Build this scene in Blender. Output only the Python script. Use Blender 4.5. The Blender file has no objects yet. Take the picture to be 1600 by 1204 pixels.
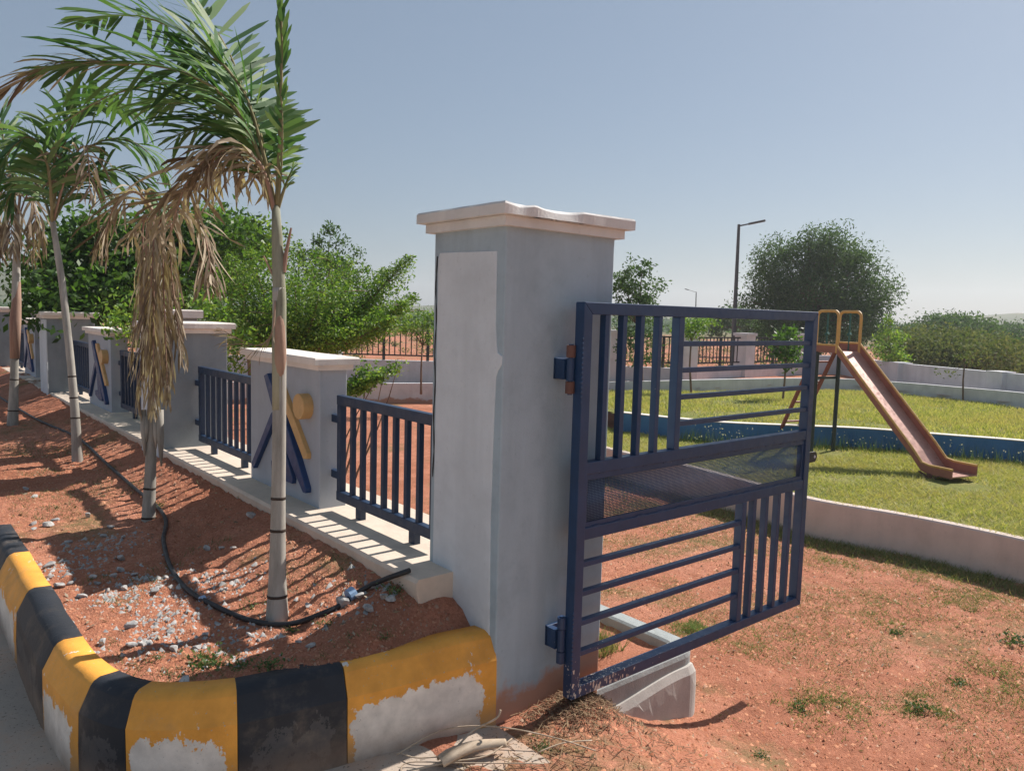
import bpy, math, random
import numpy as np
from mathutils import Vector, Matrix
random.seed(7); rng = np.random.default_rng(7)
S = bpy.context.scene
# ------------------------------------------------------------------ camera
CX, CY, F = 800., 602., 1205.
def _n(a): a = np.array(a, float); return a/np.linalg.norm(a)
_Y = _n([-1017, -139, F]); _X = np.array([1440., -72., F]); _X = _n(_X - _X.dot(_Y)*_Y); _Z = np.cross(_X, _Y)
RM = np.stack([_X, _Y, _Z], 1)
CAM = np.array([-1.842, -2.241, 1.6])
cam_d = bpy.data.cameras.new('camera'); cam = bpy.data.objects.new('camera', cam_d)
S.collection.objects.link(cam); S.camera = cam
r_, u_, b_ = RM.T@np.array([1, 0, 0]), RM.T@np.array([0, -1, 0]), RM.T@np.array([0, 0, -1])
cam.matrix_world = Matrix([[r_[i], u_[i], b_[i], CAM[i]] for i in range(3)] + [[0, 0, 0, 1]])
cam_d.sensor_width = 36; cam_d.lens = F/1600*36; cam_d.clip_end = 3000; cam_d.clip_start = .05
def P(px, py, D):
    """point seen D metres deep"""
    return CAM + RM.T@np.array([(px-CX)/F*D, (py-CY)/F*D, D])
# ------------------------------------------------------------------ light
W = bpy.data.worlds.new("World"); S.world = W; W.use_nodes = True
SUN = _n([1, .004, math.tan(math.radians(43))])
nt = W.node_tree; bg = nt.nodes['Background']; sky = nt.nodes.new('ShaderNodeTexSky'); sky.sky_type = 'NISHITA'
sky.sun_disc = False; sky.sun_elevation = math.radians(43); sky.sun_rotation = math.atan2(SUN[0], SUN[1])
sky.air_density = 1.0; sky.dust_density = .9; sky.ozone_density = 2.0; sky.altitude = 0
hs = nt.nodes.new('ShaderNodeHueSaturation'); hs.inputs['Saturation'].default_value = 1.0
hz_mix = nt.nodes.new('ShaderNodeMix'); hz_mix.data_type = 'RGBA'; hz_mix.inputs[0].default_value = .38; hz_mix.inputs[7].default_value = (5.6, 7.1, 8.9, 1)   # even milky haze in the sky
nt.links.new(sky.outputs[0], hs.inputs['Color']); nt.links.new(hs.outputs[0], hz_mix.inputs[6]); nt.links.new(hz_mix.outputs[2], bg.inputs[0]); bg.inputs[1].default_value = .05
sl = bpy.data.lights.new('sun', 'SUN'); sl.energy = 5.0; sl.angle = math.radians(.6); sl.color = (1, .93, .86)
so = bpy.data.objects.new('sun', sl); S.collection.objects.link(so)
so.rotation_euler = Vector(SUN).to_track_quat('Z', 'Y').to_euler()
S.view_settings.view_transform = 'Standard'; S.view_settings.look = 'None'; S.view_settings.exposure = .5
# ------------------------------------------------------------------ materials
def nodes(m): return m.node_tree.nodes, m.node_tree.links
def newmat(name, rough=.8, spec=.3, metal=0.):
    m = bpy.data.materials.new(name); m.use_nodes = True
    b = m.node_tree.nodes['Principled BSDF']; b.inputs['Roughness'].default_value = rough
    b.inputs['Specular IOR Level'].default_value = spec; b.inputs['Metallic'].default_value = metal
    return m, b
def N(m, t, **k):
    n = m.node_tree.nodes.new('ShaderNode'+t)
    for a, v in k.items():
        if a in n.inputs: n.inputs[a].default_value = v
        else: setattr(n, a, v)
    return n
def L(m, a, b): m.node_tree.links.new(a, b)
def noise(m, scale, detail=5, rough=.6, coord=None, stretch=None):
    c = coord or N(m, 'TexCoord').outputs['Object']
    if stretch:
        mp = N(m, 'Mapping'); mp.inputs['Scale'].default_value = stretch; L(m, c, mp.inputs[0]); c = mp.outputs[0]
    n = N(m, 'TexNoise'); n.inputs['Scale'].default_value = scale; n.inputs['Detail'].default_value = detail
    n.inputs['Roughness'].default_value = rough; L(m, c, n.inputs['Vector']); return n.outputs['Fac']
def ramp(m, fac, stops):
    r = N(m, 'ValToRGB'); e = r.color_ramp.elements
    while len(e) < len(stops): e.new(.5)
    for i, (p, c) in enumerate(stops):
        e[i].position = p; e[i].color = (*c, 1) if len(c) == 3 else c
    L(m, fac, r.inputs[0]); return r.outputs['Color']
def mix(m, fac, a, b, mode='MIX'):
    x = N(m, 'Mix'); x.data_type = 'RGBA'; x.blend_type = mode
    if isinstance(fac, float): x.inputs[0].default_value = fac
    else: L(m, fac, x.inputs[0])
    for i, v in ((6, a), (7, b)):
        if isinstance(v, tuple): x.inputs[i].default_value = (*v, 1)
        else: L(m, v, x.inputs[i])
    return x.outputs[2]
def bump(m, b, fac, s=.3, d=.01):
    n = N(m, 'Bump'); n.inputs['Strength'].default_value = s; n.inputs['Distance'].default_value = d
    L(m, fac, n.inputs['Height']); L(m, n.outputs[0], b.inputs['Normal'])
def world_pos(m): return N(m, 'NewGeometry').outputs['Position']
def stucco(name, col, dark=.78, rough=.85, bs=.25, streak=True, dirt=None):
    m, b = newmat(name, rough, .2); c = world_pos(m)
    f1 = noise(m, 3, 6, .65, c); d = tuple(x*dark for x in col); l = tuple(min(1, x*1.1) for x in col)
    o = ramp(m, f1, [(.3, d), (.5, col), (.72, l)])
    if streak:
        f2 = noise(m, 7, 4, .6, c, (1, 1, .10)); o = mix(m, ramp(m, f2, [(.46, (0, 0, 0)), (.72, (.6, .6, .6))]), o, d)
    f3 = noise(m, 45, 3, .6, c); o = mix(m, ramp(m, f3, [(.62, (0, 0, 0)), (.75, (.4, .4, .4))]), o, tuple(x*.7 for x in col))
    if dirt:   # splashed earth up to height dirt[0]
        sx = N(m, 'SeparateXYZ'); L(m, c, sx.inputs[0]); mr = N(m, 'MapRange'); L(m, sx.outputs[2], mr.inputs[0])
        mr.inputs[1].default_value = dirt[0]; mr.inputs[2].default_value = dirt[1]; mr.inputs[3].default_value = 0; mr.inputs[4].default_value = 1.
        mu = N(m, 'Math', operation='MULTIPLY_ADD'); L(m, f1, mu.inputs[0]); mu.inputs[1].default_value = 1.2; L(m, mr.outputs[0], mu.inputs[2])
        o = mix(m, ramp(m, mu.outputs[0], [(.85, (0, 0, 0)), (1.25, (.85, .85, .85))]), o, (.42, .2, .11))
    hh = N(m, 'Math', operation='MULTIPLY_ADD'); L(m, noise(m, 11, 4, .55, c, (1, 1, .5)), hh.inputs[0]); hh.inputs[1].default_value = 2.2; L(m, noise(m, 70, 8, .75, c), hh.inputs[2])
    L(m, o, b.inputs['Base Color']); bump(m, b, hh.outputs[0], bs*1.5, .006); return m
M = {}
M['grey'] = stucco('grey_paint', (.36, .44, .49))
M['grey_dark'] = stucco('grey_dark_paint', (.36, .445, .50), dirt=(.25, -.15))
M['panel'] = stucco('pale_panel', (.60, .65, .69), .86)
M['white'] = stucco('white_paint', (.80, .74, .68), .88)
M['cream'] = stucco('cream_plinth', (.66, .56, .46), .8)
M['concrete'] = stucco('concrete', (.35, .38, .38), .75, bs=.4)
M['lowwhite'] = stucco('lime_wall', (.60, .50, .45), .85, dirt=(-.36, -.5))
M['farwhite'] = stucco('far_wall', (.60, .61, .63), .85, dirt=(-.22, -.45))
M['bluewall'] = stucco('blue_wall', (.06, .17, .36), .8)
M['tallgrey'] = stucco('shaded_grey_paint', (.25, .285, .31))  # pillar grey with the shade on the tall pillars mixed into the colour
M['broken'] = stucco('broken_plaster', (.62, .58, .54), .6, bs=.8, streak=False)
M['cap'] = stucco('cap_paint', (.64, .63, .61), .85)
M['raw'] = stucco('raw_plaster', (.45, .30, .20), .7, bs=.6, streak=False)
M['skirt'] = stucco('skirt_plaster', (.48, .455, .42), .8, bs=.2)
M['lpillar'] = stucco('lilac_grey', (.41, .45, .50), .88)
# navy metal paint
def metalpaint(name, col, rough=.38, chip=0.):
    m, b = newmat(name, rough, .5); c = world_pos(m); f = noise(m, 9, 6, .7, c)
    o = ramp(m, f, [(.3, tuple(x*.8 for x in col)), (.7, tuple(x*1.15 for x in col))])
    if chip:
        sx = N(m, 'SeparateXYZ'); L(m, c, sx.inputs[0]); mr = N(m, 'MapRange'); L(m, sx.outputs[2], mr.inputs[0])
        mr.inputs[1].default_value = .35; mr.inputs[2].default_value = .03; mr.inputs[3].default_value = 0; mr.inputs[4].default_value = .23
        mx = N(m, 'MapRange'); L(m, sx.outputs[0], mx.inputs[0]); mx.inputs[1].default_value = .95; mx.inputs[2].default_value = .5
        mu = N(m, 'Math', operation='MULTIPLY'); L(m, mr.outputs[0], mu.inputs[0]); L(m, mx.outputs[0], mu.inputs[1])
        a = N(m, 'Math', operation='ADD'); L(m, noise(m, 90, 3, .6, c, (1, 1, .5)), a.inputs[0]); L(m, mu.outputs[0], a.inputs[1])
        o = mix(m, ramp(m, a.outputs[0], [(.755, (0, 0, 0)), (.77, (1, 1, 1))]), o, (.62, .55, .47))
    L(m, o, b.inputs['Base Color']); rr = ramp(m, noise(m, 25, 4, .6, c), [(.3, (rough-.08,)*3), (.7, (rough+.15,)*3)]); L(m, rr, b.inputs['Roughness'])
    bump(m, b, noise(m, 30, 4, .6, c), .12, .003); return m
M['navy'] = metalpaint('navy_enamel', (.013, .044, .115), .40, 1.)
M['navyf'] = metalpaint('navy_fence', (.009, .030, .075), .45)
M['blackm'] = metalpaint('black_metal', (.02, .02, .022), .5)
M['rust'] = metalpaint('rust_metal', (.14, .065, .05), .7)
M['greenp'] = metalpaint('green_pole', (.018, .035, .04), .5)
M['greenb'] = metalpaint('green_bar', (.03, .14, .12), .5)
M['yellowm'] = metalpaint('yellow_metal', (.60, .36, .11), .5)
M['redm'] = metalpaint('red_metal', (.26, .07, .05), .55)
M['chute_side'] = metalpaint('chute_side', (.30, .12, .09), .45)
M['chute'] = metalpaint('chute_metal', (.46, .26, .21), .33); 
M['chute'].node_tree.nodes['Principled BSDF'].inputs['Metallic'].default_value = .25
M['logob'] = metalpaint('logo_blue', (.014, .05, .16), .45)
M['logoy'] = metalpaint('logo_yellow', (.62, .38, .15), .5)
M['hose'] = metalpaint('hose_black', (.02, .02, .022), .5)
M['polelamp'] = metalpaint('lamp_metal', (.07, .075, .08), .5)
M['lightblue'] = metalpaint('tape_blue', (.25, .4, .6), .6)
def kerbmat(name, col, worn, amount):
    m, b = newmat(name, .6, .35); c = world_pos(m); uv = N(m, 'UVMap'); s = N(m, 'SeparateXYZ'); L(m, uv.outputs[0], s.inputs[0])
    # u along stone, v up the face
    def mr(src, a, bb, c0, c1):
        x = N(m, 'MapRange'); L(m, src, x.inputs[0]); x.inputs[1].default_value = a; x.inputs[2].default_value = bb
        x.inputs[3].default_value = c0; x.inputs[4].default_value = c1; x.interpolation_type = 'SMOOTHSTEP'; return x.outputs[0]
    def mt(op, a, bb):
        x = N(m, 'Math', operation=op)
        for i, v in ((0, a), (1, bb)):
            if isinstance(v, (int, float)): x.inputs[i].default_value = v
            else: L(m, v, x.inputs[i])
        return x.outputs[0]
    du = mt('ABSOLUTE', mt('SUBTRACT', s.outputs[0], .53), 0)
    inner = mt('MULTIPLY', mr(du, .30, .52, 1, 0), mr(s.outputs[1], .74, .46, 0, 1))
    f = mt('ADD', mt('MULTIPLY', inner, amount), mt('MULTIPLY', noise(m, 26, 7, .72, c, (1, 1, .6)), 1.25))
    f = mt('ADD', f, mt('MULTIPLY', noise(m, 7, 6, .7, c), 1.5))
    f2 = noise(m, 5, 6, .6, c)
    base = ramp(m, f2, [(.3, tuple(x*.72 for x in col)), (.55, col), (.75, tuple(min(1, x*1.2) for x in col))])
    w = ramp(m, noise(m, 12, 5, .6, c), [(.35, tuple(x*.75 for x in worn)), (.65, worn)])
    o = mix(m, mr(f, 1.66, 1.685, 0, 1), base, w)
    o = mix(m, ramp(m, noise(m, 120, 2, .5, c), [(.70, (0, 0, 0)), (.73, (.8, .8, .8))]), o, tuple(x*.5 for x in worn))
    sz3 = N(m, 'SeparateXYZ'); L(m, c, sz3.inputs[0]); gr = mt('MULTIPLY', mr(sz3.outputs[2], .14, -.03, 0, 1), mt('ADD', noise(m, 9, 5, .7, c), .25))
    o = mix(m, gr, o, (.33, .22, .15)); o = mix(m, mr(noise(m, 3.2, 6, .7, c), .5, .75, 0, .35), o, (.36, .27, .19))
    L(m, o, b.inputs['Base Color']); mm = mt('ADD', mt('MULTIPLY', noise(m, 50, 6, .7, c), 1.), mt('MULTIPLY', f, -.3))
    bump(m, b, mm, .35, .006); return m
M['kyellow'] = kerbmat('kerb_yellow', (.84, .38, .06), (.86, .80, .72), .85)
M['kyellow2'] = kerbmat('kerb_yellow_fresh', (.84, .38, .06), (.86, .80, .72), .66)
M['kblack'] = kerbmat('kerb_black', (.022, .026, .034), (.075, .075, .08), .42)
# earth
def earth(name, grassy=0., far=False):
    m, b = newmat(name, .95, .1); c = world_pos(m)
    o = ramp(m, noise(m, 1.1, 6, .65, c), [(.3, (.38, .150, .085)), (.5, (.53, .225, .14)), (.7, (.64, .31, .21))])
    o = mix(m, ramp(m, noise(m, 70, 3, .7, c), [(.35, (.55, .55, .55)), (.55, (0, 0, 0))]), o, (.25, .09, .05))
    o = mix(m, ramp(m, noise(m, 9, 6, .7, c), [(.42, (0, 0, 0)), (.62, (.6, .6, .6))]), o, (.33, .135, .08))
    o = mix(m, ramp(m, noise(m, 130, 2, .5, c), [(.66, (0, 0, 0)), (.74, (.6, .6, .6))]), o, (.55, .38, .28))
    if grassy:
        g = noise(m, 1.0, 7, .72, c)
        o = mix(m, ramp(m, g, [(.60-grassy*.1, (0, 0, 0)), (.70-grassy*.1, (.7, .7, .7))]), o, (.17, .16, .07))
    if far:
        d = N(m, 'VectorMath', operation='LENGTH'); L(m, c, d.inputs[0]); mr = N(m, 'MapRange'); L(m, d.outputs['Value'], mr.inputs[0])
        mr.inputs[1].default_value = 40; mr.inputs[2].default_value = 120
        g = noise(m, .12, 8, .75, c, (1, 1, 1)); a = N(m, 'Math', operation='MULTIPLY_ADD'); L(m, mr.outputs[0], a.inputs[0]); a.inputs[1].default_value = .3; L(m, g, a.inputs[2])
        o = mix(m, ramp(m, a.outputs[0], [(.56, (0, 0, 0)), (.66, (.9, .9, .9))]), o, (.14, .15, .07))
    L(m, o, b.inputs['Base Color'])
    h = N(m, 'Math', operation='ADD'); L(m, noise(m, 25, 6, .7, c), h.inputs[0]); L(m, noise(m, 110, 4, .7, c), h.inputs[1])
    bump(m, b, h.outputs[0], .7, .02); return m
M['earth'] = earth('red_earth', .6, True); M['bed'] = earth('red_bed', .25)
def lawnmat():
    m, b = newmat('lawn_ground', .95, .1); c = world_pos(m)
    o = ramp(m, noise(m, .9, 7, .75, c), [(.3, (.16, .19, .05)), (.5, (.26, .27, .08)), (.6, (.34, .31, .11)), (.72, (.34, .22, .12))])
    o = mix(m, ramp(m, noise(m, 60, 3, .7, c), [(.35, (.6, .6, .6)), (.55, (0, 0, 0))]), o, (.06, .08, .02))
    L(m, o, b.inputs['Base Color']); bump(m, b, noise(m, 50, 6, .8, c), .8, .03); return m
M['lawn'] = lawnmat()
def roadmat():
    m, b = newmat('road_concrete', .9, .15); c = world_pos(m)
    o = ramp(m, noise(m, 2.2, 7, .7, c), [(.3, (.36, .31, .26)), (.5, (.45, .37, .30)), (.66, (.50, .33, .23)), (.8, (.5, .26, .16))])
    o = mix(m, ramp(m, noise(m, 90, 2, .5, c), [(.64, (0, 0, 0)), (.7, (.8, .8, .8))]), o, (.12, .10, .08))
    L(m, o, b.inputs['Base Color']); bump(m, b, noise(m, 60, 8, .7, c), .4, .006); return m
M['road'] = roadmat()
def leafmat(name, cols, trans=.35, rough=.5, spec=.35):
    m = bpy.data.materials.new(name); m.use_nodes = True; b = m.node_tree.nodes['Principled BSDF']
    b.inputs['Roughness'].default_value = rough; b.inputs['Specular IOR Level'].default_value = spec
    g = N(m, 'NewGeometry'); k = len(cols)
    o = ramp(m, g.outputs['Random Per Island'], [(i/(k-1)*.98+.01, c) for i, c in enumerate(cols)])
    L(m, o, b.inputs['Base Color']); t = N(m, 'BsdfTranslucent'); br = mix(m, 1., o, (1.5, 1.6, .8), 'MULTIPLY'); L(m, br, t.inputs[0])
    ms = N(m, 'MixShader'); ms.inputs[0].default_value = trans; L(m, b.outputs[0], ms.inputs[1]); L(m, t.outputs[0], ms.inputs[2])
    L(m, ms.outputs[0], m.node_tree.nodes['Material Output'].inputs[0]); return m
M['leaf'] = leafmat('leaf_green', [(.05, .11, .025), (.09, .18, .032), (.15, .25, .045), (.25, .34, .07)], .42)
M['leafbig'] = leafmat('leaf_broad', [(.025, .06, .016), (.05, .11, .02), (.10, .19, .04)], .4)
M['leafdark'] = leafmat('leaf_dark', [(.04, .085, .032), (.065, .125, .045), (.11, .18, .07)], .3, .65, .12)
M['leafdry'] = leafmat('leaf_scrub', [(.075, .11, .04), (.13, .17, .06), (.20, .20, .09), (.11, .15, .055)], .25, .75, .08)
M['palm'] = leafmat('palm_leaf', [(.035, .095, .035), (.065, .15, .05), (.11, .21, .065), (.18, .24, .11)], .3, .55, .25)
M['palmbrown'] = leafmat('palm_dead', [(.13, .09, .065), (.27, .205, .145), (.50, .425, .32), (.19, .135, .095), (.34, .275, .20)], .2, .75, .15)
M['grass'] = lawnleaf = leafmat('grass_blade', [(.22, .26, .06), (.36, .38, .10), (.50, .47, .17), (.55, .45, .24), (.28, .34, .07)], .3, .6, .2)
M['weed'] = leafmat('weed_leaf', [(.05, .10, .03), (.09, .15, .05), (.14, .18, .07)], .25, .6)
M['dryg'] = leafmat('dry_straw', [(.16, .09, .055), (.36, .26, .16), (.11, .06, .04), (.22, .13, .08)], .15, .8, .1)
_m = M['grass']; _b = _m.node_tree.nodes['Principled BSDF']; _src = _b.inputs['Base Color'].links[0].from_socket
_o = mix(_m, ramp(_m, noise(_m, .8, 6, .7, world_pos(_m)), [(.46, (0, 0, 0)), (.66, (.7, .7, .7))]), _src, (.46, .37, .17)); L(_m, _o, _b.inputs['Base Color'])
for _n2 in _m.node_tree.nodes:
    if _n2.type == 'MIX' and _n2.blend_type == 'MULTIPLY': L(_m, _o, _n2.inputs[6])
M['creep'] = leafmat('creeping_grass', [(.09, .13, .04), (.16, .20, .07), (.28, .27, .12), (.36, .30, .17), (.13, .18, .05)], .25, .7, .1)
M['creepgreen'] = leafmat('creeping_green', [(.08, .15, .04), (.13, .21, .06), (.22, .28, .09), (.30, .28, .13)], .3, .7, .1)
M['flower'] = leafmat('pale_flower', [(.5, .5, .42), (.65, .64, .56)], .3, .7)
def barkmat(name, c1, c2, sc=14, st=(1, 1, .25)):
    m, b = newmat(name, .85, .2); c = world_pos(m)
    o = ramp(m, noise(m, sc, 6, .7, c, st), [(.32, c1), (.62, c2)]); L(m, o, b.inputs['Base Color'])
    bump(m, b, noise(m, sc*3, 5, .7, c, st), .4, .004); return m
M['bark'] = barkmat('tree_bark', (.09, .055, .04), (.2, .14, .1))
M['palmtrunk'] = barkmat('palm_trunk', (.20, .19, .165), (.43, .405, .36), 10, (1, 1, .15))
M['palmring'] = barkmat('palm_ring', (.03, .024, .02), (.07, .05, .04))
M['sheath'] = barkmat('palm_sheath_green', (.17, .17, .12), (.36, .36, .27), 12, (1, 1, .08))
M['sheathbr'] = barkmat('palm_sheath_brown', (.22, .12, .09), (.40, .27, .20), 10, (1, 1, .08))
M['petiole'] = barkmat('palm_petiole', (.14, .13, .06), (.27, .23, .12), 10, (1, 1, .2))
M['driedwood'] = barkmat('dried_bark', (.34, .25, .17), (.55, .45, .34), 30, (.2, 1, 1))
M['stone'] = barkmat('quartz_stone', (.20, .20, .20), (.50, .49, .47), 25, (1, 1, 1))
M['crumb'] = leafmat('soil_crumb', [(.30, .11, .06), (.48, .21, .12), (.6, .30, .18), (.38, .155, .09), (.50, .33, .23)], 0., .9, .1)
# ------------------------------------------------------------------ builders
COL = S.collection
class MB:
    def __init__(s): s.v = []; s.f = []; s.n = 0
    def add(s, v, f):
        s.v.append(np.asarray(v, float).reshape(-1, 3)); s.f += [tuple(i+s.n for i in q) for q in f]; s.n += len(s.v[-1]); return s
    def box(s, x0, x1, y0, y1, z0, z1):
        v = [(x, y, z) for z in (z0, z1) for y in (y0, y1) for x in (x0, x1)]
        return s.add(v, [(0, 2, 3, 1), (4, 5, 7, 6), (0, 1, 5, 4), (2, 6, 7, 3), (0, 4, 6, 2), (1, 3, 7, 5)])
    def beam(s, a, b, w, h, up=(0, 0, 1)):
        a = np.array(a, float); b = np.array(b, float); t = _n(b-a); x = _n(np.cross(t, up)); y = np.cross(x, t)
        v = [p+x*i*w/2+y*j*h/2 for p in (a, b) for i, j in ((-1, -1), (1, -1), (1, 1), (-1, 1))]
        return s.add(v, [(0, 1, 2, 3), (7, 6, 5, 4), (0, 4, 5, 1), (1, 5, 6, 2), (2, 6, 7, 3), (3, 7, 4, 0)])
    def tube(s, pts, rad, seg=8, cap=True):
        pts = np.array(pts, float); n = len(pts); rad = np.broadcast_to(rad, (n,))
        T = np.gradient(pts, axis=0); T /= np.linalg.norm(T, axis=1)[:, None]+1e-9
        ref = np.array([0, 0, 1.]) if abs(T[0][2]) < .9 else np.array([1., 0, 0]); x = _n(np.cross(ref, T[0])); v = []
        for i in range(n):
            x = _n(x-T[i]*x.dot(T[i])); y = np.cross(T[i], x)
            for k in range(seg):
                a = 2*math.pi*k/seg; v.append(pts[i]+rad[i]*(math.cos(a)*x+math.sin(a)*y))
        f = [(i*seg+k, i*seg+(k+1) % seg, (i+1)*seg+(k+1) % seg, (i+1)*seg+k) for i in range(n-1) for k in range(seg)]
        if cap: f += [tuple(range(seg))[::-1], tuple((n-1)*seg+k for k in range(seg))]
        return s.add(v, f)
    def prism(s, poly, axis, a, b):
        """extrude a 2-D polygon along axis between a and b"""
        n = len(poly)
        def q(p, d): return {0: (d, p[0], p[1]), 1: (p[0], d, p[1]), 2: (p[0], p[1], d)}[axis]
        return s.add([q(p, a) for p in poly]+[q(p, b) for p in poly], [tuple(range(n))[::-1], tuple(range(n, 2*n))]+[(i, (i+1) % n, n+(i+1) % n, n+i) for i in range(n)])
    def build(s, name, mat, parent=None, bevel=0., smooth=False):
        v = np.concatenate(s.v) if s.v else np.zeros((0, 3))
        loc = np.zeros(3)
        if parent is not None:
            p = parent
            while p is not None: loc = loc+np.array(p.location); p = p.parent
        me = bpy.data.meshes.new(name); 
        if parent is None and len(v): loc = np.array([(v[:, 0].min()+v[:, 0].max())/2, (v[:, 1].min()+v[:, 1].max())/2, v[:, 2].min()])
        me.from_pydata((v-loc).tolist(), [], s.f); me.materials.append(mat)
        if smooth: me.polygons.foreach_set('use_smooth', [True]*len(me.polygons))
        o = bpy.data.objects.new(name, me); COL.objects.link(o)
        if parent is not None: o.parent = parent
        else: o.location = loc
        if bevel:
            bm = o.modifiers.new('bevel', 'BEVEL'); bm.width = bevel; bm.segments = 2; bm.limit_method = 'ANGLE'
        me.update(); return o
def quads(name, V, mat, parent=None, tri=False):
    """V: (n,4,3) or (n,3,3) array -> one mesh"""
    n, k = V.shape[:2]; loc = np.zeros(3)
    if parent is not None:
        p = parent
        while p is not None: loc = loc+np.array(p.location); p = p.parent
    me = bpy.data.meshes.new(name); v = (V.reshape(-1, 3)-loc).astype(np.float32)
    me.vertices.add(n*k); me.vertices.foreach_set('co', v.ravel()); me.loops.add(n*k); me.loops.foreach_set('vertex_index', np.arange(n*k, dtype=np.int32))
    me.polygons.add(n); me.polygons.foreach_set('loop_start', np.arange(0, n*k, k, dtype=np.int32)); me.polygons.foreach_set('loop_total', np.full(n, k, dtype=np.int32))
    me.materials.append(mat); me.update(calc_edges=True)
    o = bpy.data.objects.new(name, me); COL.objects.link(o)
    if parent is not None: o.parent = parent
    return o
def tag(o, label=None, cat=None, group=None, kind=None):
    if label: o['label'] = label
    if cat: o['category'] = cat
    if group: o['group'] = group
    if kind: o['kind'] = kind
    return o
def empty(name, loc, label, cat, group=None):
    o = bpy.data.objects.new(name, None); o.location = tuple(float(x) for x in loc); COL.objects.link(o); o.empty_display_size = .1
    return tag(o, label, cat, group)
def copytree(o, loc=None, parent=None):
    c = o.copy(); COL.objects.link(c)
    if parent is not None: c.parent = parent
    if loc is not None: c.location = loc
    for ch in list(o.children): copytree(ch, None, c)
    return c
def wob(mesh_obj, amp, freq=6.):
    """hand-trowelled unevenness"""
    me = mesh_obj.data; n = len(me.vertices); co = np.zeros(n*3); me.vertices.foreach_get('co', co); co = co.reshape(-1, 3)
    co += amp*np.sin(co[:, [1, 2, 0]]*freq+1.3)+amp*.5*np.sin(co[:, [2, 0, 1]]*freq*2.7); me.vertices.foreach_set('co', co.ravel()); me.update()
# smooth value noise for terrain
_g = rng.random((64, 64))
def vn(x, y, s=1.):
    x = np.asarray(x)*s+100.3; y = np.asarray(y)*s+57.7; i = np.floor(x).astype(int); j = np.floor(y).astype(int); a = x-i; b = y-j
    a = a*a*(3-2*a); b = b*b*(3-2*b); g = lambda p, q: _g[p % 64, q % 64]
    return (g(i, j)*(1-a)+g(i+1, j)*a)*(1-b)+(g(i, j+1)*(1-a)+g(i+1, j+1)*a)*b-.5
def sm(t): t = np.clip(t, 0, 1); return t*t*(3-2*t)
def grid(name, xs, ys, zf, mat, kind='structure', mask=None):
    X, Y = np.meshgrid(xs, ys); Z = zf(X, Y); v = np.stack([X, Y, Z], -1).reshape(-1, 3); nx = len(xs); f = []
    for j in range(len(ys)-1):
        for i in range(nx-1):
            if mask is None or mask((xs[i]+xs[i+1])/2, (ys[j]+ys[j+1])/2): a = j*nx+i; f.append((a, a+1, a+nx+1, a+nx))
    b = MB(); b.add(v, f); o = b.build(name, mat, smooth=True); tag(o, kind=kind); return o
# ------------------------------------------------------------------ ground
def gz(x, y):
    x = np.asarray(x, float); y = np.asarray(y, float)
    drop = np.maximum(sm((x-.1)/1.25), sm((y-.55)/.3)*(x > .2))
    far = np.sqrt(x*x+y*y)
    z = -.38*drop+.02*vn(x, y, 1.3)+.018*vn(x, y, 5)+(.013*vn(x, y, 13)+.009*vn(x, y, 29))*(far < 9)
    heap = .15*np.exp(-(((x-.42)/.17)**2+((y+.10)/.13)**2))*1.0
    return z+heap*.6-.06*np.clip(-x-1.2, 0, 1)-.05*sm((-.28-x)/.2)
def lin(*seg):
    out = []
    for a, b, s in seg: out += list(np.arange(a, b, s))
    return np.array(out+[seg[-1][1]])
xs = lin((-900, -100, 100), (-100, -10, 10), (-10, -1, 1), (-1., 3.2, .03), (3.2, 5.6, .1), (5.6, 20, 1), (20, 100, 8), (100, 900, 80))
ys = lin((-900, -100, 100), (-100, -5, 10), (-5, -1.8, .2), (-1.8, 2.6, .03), (2.6, 8, .12), (8, 30, 1.5), (30, 100, 8), (100, 900, 80))
ground = grid('ground', xs, ys, gz, M['earth'])
# raised bed between kerb and plinth
def bedz(x, y):
    e = sm((x+1.30)/.14)*sm((y-.10-.12*np.clip(-x-.3, 0, 9))/.14)
    z = .318+e*(.035*sm((x+.95)/.5)+.125*np.clip((x+.56)/.37, 0, 1)+.010*vn(x, y, 2.1)+.010*vn(x, y, 6)+.014*vn(x, y, 15)+.017*vn(x, y, 34))
    z = z-.105*e*sm((.42-y)/.30)*sm((x+.5)/.3)
    z = z-.02*np.exp(-((y-.55)**2)/.05)+.05*sm((y-3)/8)
    return z
kpath = [(0, -.014), (-.3, .045), (-.61, .105), (-.95, .158), (-1.12, .235), (-1.27, .37), (-1.345, .53), (-1.375, .75), (-1.385, 1.05), (-1.38, 1.6), (-1.378, 2.2), (-1.375, 3.2), (-1.37, 5), (-1.365, 8), (-1.36, 14)]
kp = np.array(kpath)
_in = []
for i in range(len(kp)):
    t = kp[min(i+1, len(kp)-1)]-kp[max(i-1, 0)]; nn = np.array([t[1], -t[0]])/np.linalg.norm(t); _in.append(tuple(kp[i]+nn*.088))
_in = [(.03, _in[0][1])]+_in+[(.03, 14)]
def _pin(poly, x, y):
    c = False; j = len(poly)-1
    for i in range(len(poly)):
        (xi, yi), (xj, yj) = poly[i], poly[j]
        if (yi > y) != (yj > y) and x < (xj-xi)*(y-yi)/(yj-yi+1e-12)+xi: c = not c
        j = i
    return c
def inkerb(x, y, off=0): return _pin(_in, x, y)
bed = grid('soil_bed', lin((-1.34, 0.02, .018)), lin((0.0, 4.5, .018), (4.5, 14, .06)), bedz, M['bed'], mask=lambda x, y: inkerb(x, y, .08))
# road and gutter
b = MB(); b.box(-9, -1.36, -9, 60, -.3, -.002); b.box(-1.36, .0, -9, .12, -.3, -.004)
road = b.build('road', M['road']); tag(road, kind='structure')
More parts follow.
